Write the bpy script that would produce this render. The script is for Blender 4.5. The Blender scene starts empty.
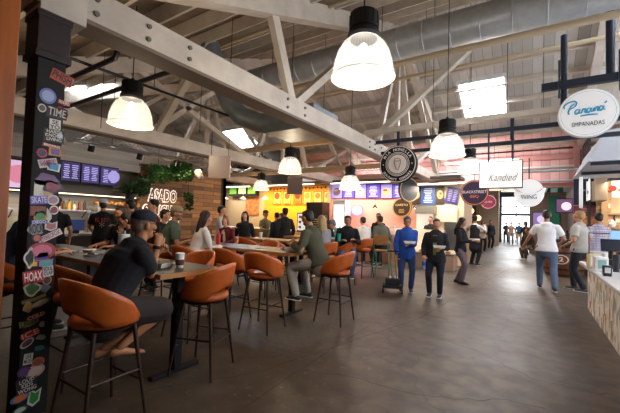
import bpy, bmesh, math, random
from mathutils import Vector, Matrix, Quaternion
random.seed(7)
D=bpy.data; C=bpy.context; COL=C.scene.collection
R=math.radians; PI=math.pi
V=Vector
# ------------------------------------------------------------------ camera numbers
F,YAW,PIT,ROL,CH=340.0,.578,.037,.0305,1.48
cf=V((-math.sin(YAW)*math.cos(PIT),math.cos(YAW)*math.cos(PIT),math.sin(PIT)))
_r=V((math.cos(YAW),math.sin(YAW),0)); _u=_r.cross(cf)
cr=_r*math.cos(ROL)+_u*math.sin(ROL); cu=_u*math.cos(ROL)-_r*math.sin(ROL)
CAM=V((0,0,CH))
def ray(x,y): return cf+cr*((x-310)/F)+cu*((206.5-y)/F)
def onx(x,y,X): d=ray(x,y); return CAM+d*(X/d.x)
def ony(x,y,Y): d=ray(x,y); return CAM+d*(Y/d.y)
def onz(x,y,z=0): d=ray(x,y); return CAM+d*((z-CH)/d.z)
def onp(x,y,p0,n):
    d=ray(x,y); p0=V(p0); n=V(n); return CAM+d*((p0-CAM).dot(n)/d.dot(n))
cd=D.cameras.new('camera'); co=D.objects.new('camera',cd); COL.objects.link(co)
cd.sensor_width=36; cd.lens=36*F/620; cd.clip_start=.05; cd.clip_end=300
co.matrix_world=Matrix(((cr.x,cu.x,-cf.x,CAM.x),(cr.y,cu.y,-cf.y,CAM.y),(cr.z,cu.z,-cf.z,CAM.z),(0,0,0,1)))
C.scene.camera=co
# ------------------------------------------------------------------ materials
MATS={}
def M(name,col,rough=.6,metal=0,var=0,scale=8,bump=0,emit=0,ecol=None,alpha=None,trans=0,coat=0,kind=None,stretch=None,col2=None):
    if name in MATS: return MATS[name]
    m=D.materials.new(name); m.use_nodes=True; nt=m.node_tree; N=nt.nodes; L=nt.links
    b=N['Principled BSDF']; c=tuple(col)+(1,)
    b.inputs['Base Color'].default_value=c; b.inputs['Roughness'].default_value=rough; b.inputs['Metallic'].default_value=metal
    if coat: b.inputs['Coat Weight'].default_value=coat
    if trans: b.inputs['Transmission Weight'].default_value=trans
    if alpha is not None: b.inputs['Alpha'].default_value=alpha
    if emit:
        b.inputs['Emission Color'].default_value=tuple(ecol or col)+(1,); b.inputs['Emission Strength'].default_value=emit
    if var or bump:
        tc=N.new('ShaderNodeTexCoord'); mp=N.new('ShaderNodeMapping'); L.new(tc.outputs['Object'],mp.inputs[0])
        if stretch: mp.inputs['Scale'].default_value=stretch
        if kind=='voronoi':
            t=N.new('ShaderNodeTexVoronoi'); t.inputs['Scale'].default_value=scale; src=t.outputs['Color']
            sp=N.new('ShaderNodeSeparateColor'); L.new(src,sp.inputs[0]); fac=sp.outputs[0]
        else:
            t=N.new('ShaderNodeTexNoise'); t.inputs['Scale'].default_value=scale; t.inputs['Detail'].default_value=5; t.inputs['Roughness'].default_value=.6; fac=t.outputs['Fac']
        L.new(mp.outputs[0],t.inputs['Vector'])
        if var:
            r=N.new('ShaderNodeValToRGB'); L.new(fac,r.inputs[0])
            d=tuple(max(0,x*(1-var)) for x in col)+(1,); l=tuple(min(1,x*(1+var)) for x in col)+(1,)
            if col2: d=tuple(col2)+(1,); l=c
            r.color_ramp.elements[0].color=d; r.color_ramp.elements[0].position=.3
            r.color_ramp.elements[1].color=l; r.color_ramp.elements[1].position=.7
            L.new(r.outputs[0],b.inputs['Base Color'])
        if bump:
            bp=N.new('ShaderNodeBump'); bp.inputs['Strength'].default_value=bump; bp.inputs['Distance'].default_value=.02
            L.new(fac,bp.inputs['Height']); L.new(bp.outputs[0],b.inputs['Normal'])
    MATS[name]=m; return m
def h(s):
    s=s.lstrip('#'); o=[]
    for i in (0,2,4):
        v=int(s[i:i+2],16)/255; o.append(v/12.92 if v<=.04045 else ((v+.055)/1.055)**2.4)
    return tuple(o)
def plain(c,rough=.7,**k): return M('m_%s_%s%s'%(c,rough,''.join(sorted(k)) ),h(c),rough,**k)
def cloth(c): return M('cloth_'+c,h(c),.9,var=.07,scale=14,bump=.1)
def glow(c,s): return M('glow_%s_%s'%(c,s),h(c),.5,emit=s)
# ------------------------------------------------------------------ mesh builder
class MB:
    def __init__(s): s.b=bmesh.new(); s.mi=0
    def _f(s,vs):
        try: f=s.b.faces.new(vs); f.material_index=s.mi; return f
        except ValueError: return None
    def box(s,c,d,rz=0,mat=None):
        c=V(c); m=mat or Matrix.Rotation(rz,3,'Z'); x,y,z=[q/2 for q in d]; vs=[]
        for k in (-1,1):
            for j in (-1,1):
                for i in (-1,1): vs.append(s.b.verts.new(c+m@V((i*x,j*y,k*z))))
        for q in ((0,2,3,1),(4,5,7,6),(0,1,5,4),(2,6,7,3),(1,3,7,5),(0,4,6,2)): s._f([vs[i] for i in q])
        return s
    def bb(s,a,b): # box from min to max
        return s.box([(p+q)/2 for p,q in zip(a,b)],[abs(q-p) for p,q in zip(a,b)])
    def bar(s,p,q,w,t,up=(0,0,1)): # rectangular member from p to q, width w (side) t (up)
        p=V(p);q=V(q); y=(q-p).normalized(); x=y.cross(V(up)); 
        if x.length<1e-4: x=V((1,0,0))
        x.normalize(); z=x.cross(y)
        return s.box((p+q)/2,(w,(q-p).length,t),mat=Matrix((x,y,z)).transposed())
    def rings(s,R_,close=(1,1),cyc=True):
        for a,b in zip(R_[:-1],R_[1:]):
            n=len(a)
            for i in range(n if cyc else n-1): s._f([a[i],a[(i+1)%n],b[(i+1)%n],b[i]])
        if close[0] and len(R_[0])>2: s._f(list(reversed(R_[0])))
        if close[1] and len(R_[-1])>2: s._f(R_[-1])
    def tube(s,pts,r,n=10,side=None,cap=False):
        pts=[V(p) for p in pts]
        if not isinstance(r,(list,tuple)): r=[r]*len(pts)
        r=[q if isinstance(q,(list,tuple)) else (q,q) for q in r]
        if cap: # rounded ends
            t0=(pts[0]-pts[1]).normalized(); t1=(pts[-1]-pts[-2]).normalized(); a=r[0]; e=r[-1]; m0=min(a); m1=min(e)
            P0=[pts[0]+t0*m0*.95,pts[0]+t0*m0*.6]; R0=[(a[0]*.25,a[1]*.25),(a[0]*.78,a[1]*.78)]
            P1=[pts[-1]+t1*m1*.6,pts[-1]+t1*m1*.95]; R1=[(e[0]*.78,e[1]*.78),(e[0]*.25,e[1]*.25)]
            pts=P0+pts+P1; r=R0+r+R1
        Rg=[]; X=V(side) if side is not None else None
        for i,p in enumerate(pts):
            t=(pts[min(i+1,len(pts)-1)]-pts[max(i-1,0)]).normalized()
            if X is None:
                X=t.orthogonal()
            x=X-t*X.dot(t)
            if x.length<1e-4: x=t.orthogonal()
            x.normalize(); y=t.cross(x)
            if side is None: X=x
            Rg.append([s.b.verts.new(p+x*(r[i][0]*math.cos(k*2*PI/n))+y*(r[i][1]*math.sin(k*2*PI/n))) for k in range(n)])
        s.rings(Rg); return s
    def lathe(s,prof,c=(0,0,0),n=24,axis=None,close=(1,1)):
        c=V(c); m=Matrix.Identity(3)
        if axis is not None: m=V((0,0,1)).rotation_difference(V(axis)).to_matrix()
        Rg=[[s.b.verts.new(c+m@V((max(rr,1e-4)*math.cos(k*2*PI/n),max(rr,1e-4)*math.sin(k*2*PI/n),z))) for k in range(n)] for rr,z in prof]
        s.rings(Rg,close); return s
    def cyl(s,c,r,hh,n=20,axis=None): return s.lathe([(r,-hh/2),(r,hh/2)],c,n,axis)
    def ell(s,c,r,n=14,m=10,mat=None):
        c=V(c); mt=mat or Matrix.Identity(3); r=r if isinstance(r,(tuple,list)) else (r,)*3; Rg=[]
        for j in range(m+1):
            a=-PI/2+PI*j/m; q=max(math.cos(a),.02)
            Rg.append([s.b.verts.new(c+mt@V((r[0]*q*math.cos(k*2*PI/n),r[1]*q*math.sin(k*2*PI/n),r[2]*math.sin(a)))) for k in range(n)])
        s.rings(Rg); return s
    def poly(s,pts,th=None,nrm=(0,0,1)): # flat polygon, extruded by th along nrm
        n=V(nrm); a=[s.b.verts.new(V(p)) for p in pts]
        if th is None: s._f(a); return s
        b=[s.b.verts.new(V(p)+n*th) for p in pts]; k=len(a)
        s._f(list(reversed(a))); s._f(b)
        for i in range(k): s._f([a[i],a[(i+1)%k],b[(i+1)%k],b[i]])
        return s
    def build(s,name,mats,parent=None,loc=None,smooth=False,bevel=0,recalc=True):
        if recalc: bmesh.ops.recalc_face_normals(s.b,faces=s.b.faces)
        if bevel:
            es=[e for e in s.b.edges if len(e.link_faces)==2 and e.calc_face_angle(0)>.6]
            bmesh.ops.bevel(s.b,geom=es,offset=bevel,segments=2,affect='EDGES',profile=.6)
        me=D.meshes.new(name); s.b.to_mesh(me); s.b.free()
        for m in (mats if isinstance(mats,(list,tuple)) else [mats]): me.materials.append(m)
        if smooth:
            me.polygons.foreach_set('use_smooth',[True]*len(me.polygons)); 
            if smooth!=2: me.set_sharp_from_angle(angle=R(40))
        o=D.objects.new(name,me); COL.objects.link(o)
        if parent: o.parent=parent
        if loc is not None: o.location=loc
        return o
def tag(o,label=None,cat=None,group=None,kind=None):
    if label: o['label']=label
    if cat: o['category']=cat
    if group: o['group']=group
    if kind: o['kind']=kind
    return o
def struct(o): o['kind']='structure'; return o
def thing(name,label,cat,loc=(0,0,0),rz=0,group=None):
    o=D.objects.new(name,None); COL.objects.link(o); o.empty_display_size=.1
    o.location=loc; o.rotation_euler=(0,0,rz); return tag(o,label,cat,group)
def dup(root,loc=None,rz=None,label=None,group=None):
    def rec(o,par):
        c=o.copy(); COL.objects.link(c)
        if par: c.parent=par
        for ch in list(o.children): rec(ch,c)
        return c
    r=rec(root,None)
    if loc is not None: r.location=loc
    if rz is not None: r.rotation_euler=(0,0,rz)
    if label: r['label']=label
    if group: r['group']=group
    return r
def text(body,size,loc,right,up,mat,name='lettering',parent=None,width=None,shear=0,ext=.002,bold=0,label=None):
    cu_=D.curves.new('t','FONT'); cu_.body=body; cu_.size=size; cu_.align_x='CENTER'; cu_.align_y='CENTER'; cu_.shear=shear; cu_.extrude=ext; cu_.offset=bold; cu_.resolution_u=3
    cu_.space_line=.85
    to=D.objects.new('t',cu_); COL.objects.link(to); C.view_layer.update()
    me=D.meshes.new_from_object(to.evaluated_get(C.evaluated_depsgraph_get())); D.objects.remove(to)
    xs=[v.co.x for v in me.vertices]; w=(max(xs)-min(xs)) if xs else 1
    k=width/w if width else 1
    r=V(right).normalized(); u=V(up).normalized(); n=r.cross(u)
    mt=Matrix((r*k,u,n)).transposed()
    for v in me.vertices: v.co=mt@v.co
    me.materials.clear(); me.materials.append(mat)
    o=D.objects.new(name,me); COL.objects.link(o); o.location=loc
    if parent: o.parent=parent
    if label: o['label']=label
    return o
def light(kind,loc,power,col=(1,1,1),size=.2,rot=None,sy=None):
    l=D.lights.new(kind.lower()+'_light',kind); l.energy=power; l.color=col
    if kind=='AREA':
        l.size=size
        if sy: l.shape='RECTANGLE'; l.size_y=sy
    elif kind in('POINT','SPOT'): l.shadow_soft_size=size
    o=D.objects.new(kind.lower()+'_light',l); COL.objects.link(o); o.location=loc
    if rot: o.rotation_euler=rot
    return o
# ------------------------------------------------------------------ shared materials
white_paint=M('cream painted timber',h('cdc3b4'),.55,var=.14,scale=3,bump=.1)
grey_paint=M('pale painted timber',h('c4beb8'),.55,var=.1,scale=3)
black_steel=M('black steel',h('15151a'),.45,metal=.3)
dark_blue_steel=M('dark blue steel',h('252d3e'),.5,metal=.2)
galv=M('galvanised duct',h('c2c9cd'),.42,metal=.45,var=.12,scale=6)
dull_galv=M('dull grey duct',h('7c868a'),.5,metal=.3,var=.2,scale=4)
leather=M('tan leather',h('b4561a'),.36,var=.14,scale=14,bump=.06,coat=.15)
walnut=M('dark walnut wood',h('2e1810'),.45,var=.25,scale=12,stretch=(1,1,.2))
table_dark=M('dark stained table top',h('241b16'),.4,var=.2,scale=5); table_dark.node_tree.nodes['Principled BSDF'].inputs['Specular IOR Level'].default_value=.3
table_edge=M('light oak edge',h('a8743f'),.5,var=.2,scale=14,stretch=(.3,.3,3))
wood_light=M('honey oak',h('9a6a3c'),.45,var=.22,scale=9,stretch=(.3,2,2))
steel=M('brushed steel',h('9a9a98'),.32,metal=.9)
chrome=M('chrome',h('c8c8c8'),.15,metal=1)
cwhite=plain('e9e6e0',.5)
black=plain('0d0d0f',.6)
def two(name,build):  # material from a node-building callback
    m=D.materials.new(name); m.use_nodes=True; nt=m.node_tree; build(nt,nt.nodes,nt.links,nt.nodes['Principled BSDF']); return m
def ramp(N,els,interp=None):
    r=N.new('ShaderNodeValToRGB'); e=r.color_ramp.elements
    while len(e)<len(els): e.new(.5)
    for q,(p,c) in zip(e,els): q.position=p; q.color=tuple(c)+(1,)
    if interp: r.color_ramp.interpolation=interp
    return r
def mixc(N,L,a,b,f,mode='MIX'):
    m=N.new('ShaderNodeMix'); m.data_type='RGBA'; m.blend_type=mode
    for s,v in ((m.inputs[6],a),(m.inputs[7],b),(m.inputs[0],f)):
        if hasattr(v,'links'): L.new(v,s)
        elif isinstance(v,tuple): s.default_value=v+(1,)
        else: s.default_value=v
    return m.outputs[2]
def _floor(nt,N,L,b):
    tc=N.new('ShaderNodeTexCoord')
    n1=N.new('ShaderNodeTexNoise'); n1.inputs['Scale'].default_value=.55; n1.inputs['Detail'].default_value=9; n1.inputs['Roughness'].default_value=.62; n1.inputs['Distortion'].default_value=.6
    n2=N.new('ShaderNodeTexNoise'); n2.inputs['Scale'].default_value=5; n2.inputs['Detail'].default_value=8
    n3=N.new('ShaderNodeTexNoise'); n3.inputs['Scale'].default_value=13; n3.inputs['Detail'].default_value=4; n3.inputs['Roughness'].default_value=.7
    for n in (n1,n2,n3): L.new(tc.outputs['Object'],n.inputs['Vector'])
    r1=ramp(N,[(.3,h('4c3f32')),(.52,h('625343')),(.72,h('786752'))]); L.new(n1.outputs['Fac'],r1.inputs[0])
    r2=ramp(N,[(.35,h('9a9a9a')),(.65,h('ffffff'))]); L.new(n2.outputs['Fac'],r2.inputs[0])
    c=mixc(N,L,r1.outputs[0],r2.outputs[0],.8,'MULTIPLY')
    # old flaked paint specks, mostly in the seating area (x < -0.8)
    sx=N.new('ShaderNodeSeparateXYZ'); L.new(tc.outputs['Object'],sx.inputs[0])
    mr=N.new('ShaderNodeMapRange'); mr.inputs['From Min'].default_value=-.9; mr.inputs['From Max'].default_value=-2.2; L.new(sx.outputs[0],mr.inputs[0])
    r3=ramp(N,[(.6,(0,0,0)),(.66,(1,1,1))]); L.new(n3.outputs['Fac'],r3.inputs[0])
    mm=N.new('ShaderNodeMath'); mm.operation='MULTIPLY'; L.new(mr.outputs[0],mm.inputs[0]); L.new(r3.outputs[0],mm.inputs[1])
    m2=N.new('ShaderNodeMath'); m2.operation='MULTIPLY'; L.new(mm.outputs[0],m2.inputs[0]); m2.inputs[1].default_value=.55
    c=mixc(N,L,c,h('b5a88f'),m2.outputs[0])
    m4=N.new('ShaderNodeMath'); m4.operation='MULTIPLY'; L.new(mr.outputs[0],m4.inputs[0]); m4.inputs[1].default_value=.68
    c=mixc(N,L,c,h('3a2c20'),m4.outputs[0])  # dark brown seating-side floor, deepened in colour to stand in for dim light
    # cracks: voronoi edge distance at large scale
    vo=N.new('ShaderNodeTexVoronoi'); vo.feature='DISTANCE_TO_EDGE'; vo.inputs['Scale'].default_value=.38
    mp=N.new('ShaderNodeVectorMath'); mp.operation='MULTIPLY_ADD'; L.new(n2.outputs['Color'],mp.inputs[0]); mp.inputs[1].default_value=(.35,.35,0); L.new(tc.outputs['Object'],mp.inputs[2]); L.new(mp.outputs[0],vo.inputs['Vector'])
    r4=ramp(N,[(.0,(.42,.42,.42)),(.006,(1,1,1))]); L.new(vo.outputs['Distance'],r4.inputs[0])
    c=mixc(N,L,c,r4.outputs[0],.8,'MULTIPLY')
    L.new(c,b.inputs['Base Color'])
    r5=ramp(N,[(.3,(.36,)*3),(.7,(.58,)*3)]); L.new(n1.outputs['Fac'],r5.inputs[0]); L.new(r5.outputs[0],b.inputs['Roughness'])
    bp=N.new('ShaderNodeBump'); bp.inputs['Strength'].default_value=.12; bp.inputs['Distance'].default_value=.02; L.new(n2.outputs['Fac'],bp.inputs['Height']); L.new(bp.outputs[0],b.inputs['Normal'])
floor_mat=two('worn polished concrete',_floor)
def boards(name,c1,c2,axis,step,gap=.06,rough=.7,vertical=None):
    def f(nt,N,L,b):
        tc=N.new('ShaderNodeTexCoord'); s=N.new('ShaderNodeSeparateXYZ'); L.new(tc.outputs['Object'],s.inputs[0])
        d=N.new('ShaderNodeMath'); d.operation='DIVIDE'; L.new(s.outputs[axis],d.inputs[0]); d.inputs[1].default_value=step
        fr=N.new('ShaderNodeMath'); fr.operation='FRACT'; L.new(d.outputs[0],fr.inputs[0])
        fl=N.new('ShaderNodeMath'); fl.operation='FLOOR'; L.new(d.outputs[0],fl.inputs[0])
        wn=N.new('ShaderNodeTexWhiteNoise'); wn.noise_dimensions='1D'; L.new(fl.outputs[0],wn.inputs['W'])
        nz=N.new('ShaderNodeTexNoise'); nz.inputs['Scale'].default_value=2.5; nz.inputs['Detail'].default_value=6; L.new(tc.outputs['Object'],nz.inputs['Vector'])
        ad=N.new('ShaderNodeMath'); ad.operation='MULTIPLY_ADD'; L.new(nz.outputs['Fac'],ad.inputs[0]); ad.inputs[1].default_value=.6; L.new(wn.outputs['Value'],ad.inputs[2])
        r=ramp(N,[(.1,c1),(1.1 if 0 else 1,c2)]); L.new(ad.outputs[0],r.inputs[0])
        g=ramp(N,[(0,(.25,)*3),(gap,(1,)*3)]); L.new(fr.outputs[0],g.inputs[0])
        L.new(mixc(N,L,r.outputs[0],g.outputs[0],1.0,'MULTIPLY'),b.inputs['Base Color']); b.inputs['Roughness'].default_value=rough
    return two(name,f)
deck_mat=boards('painted roof boards',h('b0aaa3'),h('dad5ce'),0,.24,.07)
deck_brown=boards('dimmed brown roof boards',h('84705a'),h('a08c74'),0,.24,.07)  # near slope browned in colour to stand in for its warm dim light
pink_mat=boards('pink painted boards',h('cf9a94'),h('ecc0ba'),0,.28,.06)
def _planks(nt,N,L,b):
    tc=N.new('ShaderNodeTexCoord'); mp=N.new('ShaderNodeMapping'); L.new(tc.outputs['Object'],mp.inputs[0]); mp.inputs['Rotation'].default_value=(0,PI/2,PI/2)
    # brick pattern in the wall's own plane (y across, z up)
    cx=N.new('ShaderNodeSeparateXYZ'); L.new(tc.outputs['Object'],cx.inputs[0]); cb=N.new('ShaderNodeCombineXYZ'); L.new(cx.outputs[1],cb.inputs[0]); L.new(cx.outputs[2],cb.inputs[1])
    br=N.new('ShaderNodeTexBrick'); L.new(cb.outputs[0],br.inputs['Vector']); br.inputs['Scale'].default_value=1; br.inputs['Brick Width'].default_value=.9; br.inputs['Row Height'].default_value=.14; br.inputs['Mortar Size'].default_value=.006
    br.inputs['Color1'].default_value=h('c08a52')+(1,); br.inputs['Color2'].default_value=h('5f3c22')+(1,); br.inputs['Mortar'].default_value=h('1c120b')+(1,)
    nz=N.new('ShaderNodeTexNoise'); nz.inputs['Scale'].default_value=14; nz.inputs['Detail'].default_value=5; L.new(cb.outputs[0],nz.inputs['Vector'])
    r=ramp(N,[(.3,(.6,)*3),(.7,(1,)*3)]); L.new(nz.outputs['Fac'],r.inputs[0])
    L.new(mixc(N,L,br.outputs['Color'],r.outputs[0],.7,'MULTIPLY'),b.inputs['Base Color']); b.inputs['Roughness'].default_value=.6
plank_mat=two('reclaimed wood planks',_planks)
def _chips(nt,N,L,b):
    tc=N.new('ShaderNodeTexCoord'); mp=N.new('ShaderNodeMapping'); L.new(tc.outputs['Object'],mp.inputs[0]); mp.inputs['Scale'].default_value=(1,1,.45)
    v=N.new('ShaderNodeTexVoronoi'); v.inputs['Scale'].default_value=16; L.new(mp.outputs[0],v.inputs['Vector'])
    s=N.new('ShaderNodeSeparateColor'); L.new(v.outputs['Color'],s.inputs[0])
    r=ramp(N,[(0,h('e6dfd2')),(.3,h('cdb898')),(.45,h('efe9de')),(.78,h('a5835e')),(.92,h('8f9a9c'))],'CONSTANT'); L.new(s.outputs[0],r.inputs[0])
    L.new(r.outputs[0],b.inputs['Base Color']); b.inputs['Roughness'].default_value=.55
    bp=N.new('ShaderNodeBump'); bp.inputs['Strength'].default_value=.3; bp.inputs['Distance'].default_value=.02; L.new(s.outputs[0],bp.inputs['Height']); L.new(bp.outputs[0],b.inputs['Normal'])
chips_mat=two('patchwork shingle cladding',_chips)
def _rust(nt,N,L,b):
    tc=N.new('ShaderNodeTexCoord'); n=N.new('ShaderNodeTexNoise'); n.inputs['Scale'].default_value=3; n.inputs['Detail'].default_value=6
    mp=N.new('ShaderNodeMapping'); mp.inputs['Scale'].default_value=(4,4,.35); L.new(tc.outputs['Object'],mp.inputs[0]); L.new(mp.outputs[0],n.inputs['Vector'])
    r=ramp(N,[(.3,h('8a4414')),(.7,h('b8621e'))]); L.new(n.outputs['Fac'],r.inputs[0]); L.new(r.outputs[0],b.inputs['Base Color']); b.inputs['Roughness'].default_value=.45
orange_wood=two('orange stained timber',_rust)
tile_mat=boards('white wall tiles',h('a59c8d'),h('c9c0b0'),2,.15,.05,.3)
# ------------------------------------------------------------------ setting
RID,ZR=9.0,7.05
def roofz(y):
    if y>RID: return ZR-.43*(y-RID)
    if y>.6: return ZR-.41*(RID-y)
    return ZR-.41*(RID-.6)+.41*(.6-y)
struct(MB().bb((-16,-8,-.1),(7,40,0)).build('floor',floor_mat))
def slab(y0,y1,name,mat,x0=-16,x1=7,t=.12):
    z0,z1=roofz(y0),roofz(y1) if y1!=.6 else roofz(.6)
    m=MB(); m.poly([(x0,y0,z0),(x1,y0,z0),(x1,y1,z1),(x0,y1,z1)],t,(0,0,1)); return struct(m.build(name,mat))
slab(.6,RID,'ceiling',deck_brown); slab(RID,14.1,'ceiling',deck_mat); slab(14.1,15.35,'ceiling',pink_mat); slab(-8,.6,'ceiling',deck_mat)
struct(MB().bb((-16.2,-8,0),(-16,40,8)).build('wall_left',plain('8d857a')))
struct(MB().bb((6,-8,0),(6.2,36,8)).build('wall_right',plain('a8a29a')))
struct(MB().bb((-16,-8.2,0),(7,-8,8)).build('wall_front',plain('8d857a')))
wallm=plain('a59a8c')
struct(MB().bb((-10.9,-8,0),(-10.7,9,3.4)).build('wall_kitchen',tile_mat))
corr=plain('6f6a66')
# pink gable wall and things under it
m=MB(); m.bb((-9,15.2,2.95),(1.5,15.35,4.36)); struct(m.build('wall_back',pink_mat))
m=MB(); m.bb((1.5,15.2,0),(6,15.35,4.36)); struct(m.build('wall_back',plain('8f8984')))
struct(MB().bb((-9,15.35,4.7),(6,36,4.8)).build('ceiling',plain('8a8782')))
struct(MB().bb((-9,15.2,4.3),(6,15.4,4.8)).build('ceiling',pink_mat))
# corridor sides and the entrance wall
struct(MB().bb((-3.4,34.02,0),(-2.2,34.2,4.1)).build('wall_entrance',plain('6a5a50')))
struct(MB().bb((-3.4,27.6,0),(-1.95,28,4.7)).build('wall_corridor',plain('b09a86')))
struct(MB().bb((-3.4,28,0),(-3.2,34,4.7)).build('wall_corridor',plain('8a8178')))
struct(MB().bb((-9,27.8,0),(-3.4,28,4.7)).build('wall_corridor',plain('6b5f56')))
struct(MB().bb((1.25,24,0),(1.5,34,4.7)).build('wall_corridor',plain('2f6b5e')))
struct(MB().bb((-3.4,34,4.0),(6,34.2,4.7)).build('wall_entrance',plain('4c5a5e')))
struct(MB().bb((1.05,34,0),(6,34.2,4.0)).build('wall_entrance',plain('6a5a50')))
# outside ground beyond the entrance
struct(MB().bb((-30,34.2,-.1),(30,70,-.02)).build('floor_outside',plain('c9c6c0')))
# entrance door: frame with glazing bars, transom and open leaves
dn=plain('2d4c50',.4)
dr=thing('door_entrance',None,None,(-.6,34,0)); struct(dr)
m=MB()
for x in (-1.6,-.5,.55,1.6): m.bb((x-.035,-.06,0),(x+.035,.06,4.0))
m.bb((-1.6,-.07,2.3),(1.65,.07,2.5)); m.bb((-1.6,-.07,3.9),(1.65,.07,4.05)); m.bb((-1.6,-.07,3.05),(1.65,.07,3.12))
m.build('door_frame',dn,dr)
glass=M('clear glass',(1,1,1),.02,trans=1,alpha=.25)
MB().bb((-1.5,-.01,2.5),(1.6,.01,3.9)).build('pane',glass,dr)
# sky lights in the roof -------------------------------------------------------
skyg=glow('eef4ff',24.0)
WN=0
def skylight(x0,x1,y0,y1,frame=True,mat=None):
    global WN; WN+=1
    r=thing('window_%d'%WN,None,None,(0,0,0)); struct(r)
    o=.03
    a=[V((x0,y0,roofz(y0)-o)),V((x1,y0,roofz(y0)-o)),V((x1,y1,roofz(y1)-o)),V((x0,y1,roofz(y1)-o))]
    m=MB(); m.poly([p for p in a],.02,(0,0,1)); m.build('pane',mat or skyg,r)
    m=MB()
    for i in range(4): m.bar(a[i],a[(i+1)%4],.07,.16)
    m.build('window_frame',plain('e6e6e6'),r)
def onroof(px,py,far=True):
    if far: return onp(px,py,(0,RID,ZR),(0,.43,1))
    return onp(px,py,(0,RID,ZR),(0,-.41,1))
skylight(-2.02,-.68,11.45,13.35)
_a,_b=onroof(228,126),onroof(264,143); skylight(_a.x-.6,_a.x+.85,min(_a.y,_b.y),max(_a.y,_b.y)+.35)
skylight(-12.3,-10.5,4.1,5.5)
skylight(2.3,3.9,5.6,7.6);  skylight(3.2,4.6,11,13); skylight(2.6,4.4,1.6,3.2); pass  # unseen skylights over the right side, added as daylight fill
# unseen glowing window band, added in the right wall to bring in daylight
wr_=thing('window_20',None,None,(5.97,0,0)); struct(wr_)
MB().bb((-.01,3.75,.9),(.0,12.5,3.6)).build('pane',glow('eef3ff',6.0),wr_)
m=MB()
for i in range(6): m.bb((-.06,3.75+i*1.75-.04,.9),(.0,3.75+i*1.75+.04,3.6))
m.bb((-.07,3.65,.84),(.0,12.6,.94)); m.bb((-.07,3.65,3.56),(.0,12.6,3.66)); m.bb((-.06,3.75,2.2),(0,12.5,2.27)); m.build('window_frame',plain('3a3f44'),wr_)
# purlins ----------------------------------------------------------------------
pur=None
ys=[1.3+.78*i for i in range(10)]+[9.3+.78*i for i in range(8)]
for i,y in enumerate(ys):
    m=MB(); m.box((0,0,0),(21.9,.07,.2)); 
    s=.41 if y<RID else -.43
    o=m.build('roof_purlin',white_paint) if pur is None else pur.copy()
    if pur is None: pur=o
    else: COL.objects.link(o)
    o.location=(-4.95,y,roofz(y)-.12); o.rotation_euler=(math.atan(s),0,0)
    tag(o,'long cream purlin carrying the boarded roof high over the hall','purlin','roof purlins')
for i in range(5):
    o=pur.copy(); COL.objects.link(o); y=-.4-.9*i; o.location=(-4.95,y,roofz(y)-.12); o.rotation_euler=(math.atan(-.41),0,0)
# trusses ----------------------------------------------------------------------
bolt_m=plain('6e6a66',.4)
def truss(X,label,full=True,y0=.75,rot=0):
    t=thing('roof_truss',label,'truss',(X,0,0),0)
    if full:
        m=MB(); m.bar((0,y0,3.15),(0,15.1,3.15),.22,.3); m.build('bottom_chord',white_paint,t)
    m=MB(); m.bar((0,.6,3.26),(0,RID+.05,3.26+.41*(RID-.55)),.2,.3); m.build('upper_chord',white_paint,t)
    m=MB(); m.bar((0,RID-.05,3.26+.41*(RID-.6)),(0,15.1,3.26+.41*(RID-.6)-.43*6.1),.2,.3); m.build('upper_chord',white_paint,t)
    if full:
        up=lambda y: 3.26+.41*(y-.6) if y<RID else 3.26+.41*(RID-.6)-.43*(y-RID)
        for a,b in ((4.15,3.6),(9,9),(13.6,14)):
            MB().bar((0,a,3.2),(0,b,up(b)-.05),.1,.16,(0,1,0)).build('web_post',white_paint,t)
        for a,b in ((4.2,7.3),(7.3,3.9),(7.6,9.0),(10.4,9.0),(10.6,13.6),(13.7,10.6))[0 if X!=-3.1 else 0:]:
            if X==-3.1 and (a,b)==(7.3,3.9): continue
            MB().bar((0,a,3.25),(0,b,up(b)-.1),.12,.14,(1,0,0)).build('web_diagonal',white_paint,t)
        for y in (1.3,1.75,2.2,3.9,4.35,6.9,7.2,7.6):
            for z in (3.1,3.22):
                if X==-3.1: MB().cyl((.115,y,z),.022,.03,8,(1,0,0)).build('bolt_head',bolt_m,t)
        m=MB(); m.bb((-.13,.9,2.985),(.13,15.1,3.02)); m.build('lower_flange',plain('7c6c5c'),t)
    return t
truss(-3.1,'big cream timber truss running from the stickered column across the hall')
truss(-7.0,'cream timber truss over the seating, further left than the column truss')
truss(-10.9,'cream timber truss above the kitchen counter line')
truss(1.38,'pale sloping rafter pair above the aisle beside the oval sign',full=False)
# heel block over column
MB().bb((-.14,0,0),(.14,.3,.35)).build('timber_packer',white_paint,loc=(-3.1,.92,2.94))
tag(D.objects['timber_packer'],'cream timber block between dark column cap and truss','block')
# sway braces and lateral beams
def single(name,mb,mat,label,cat,group=None,**k): return tag(mb.build(name,mat,**k),label,cat,group)
single('cross_brace',MB().bar((-3.0,7.3,3.42),(-1.05,7.2,4.95),.12,.15,(0,1,0)),white_paint,'cream diagonal brace rising to the right of the big round lamp','brace')
single('cross_brace',MB().bar((-7.0,4.4,3.3),(-5.4,4.5,5.1),.12,.14,(0,1,0)),white_paint,'cream diagonal brace rising from the further truss over the diners','brace')
single('tie_beam',MB().bar((-3.15,7.05,3.46),(2.6,7.05,3.46),.14,.1),white_paint,'white tie beam carrying the hanging signs across the aisle','beam')
single('tie_beam',MB().bar((-10.9,7.2,3.42),(-3.25,7.2,3.42),.14,.12),M('raw fir',h('a58a68'),.6,var=.12),'tan tie beam under the silver duct box on the seating side','beam')
single('tie_beam',MB().bar((-10.9,9.4,3.1),(-3.25,9.4,3.1),.14,.14),M('raw fir',h('a58a68'),.6,var=.12),'tan beam further back above the yellow food stall','beam')
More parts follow.
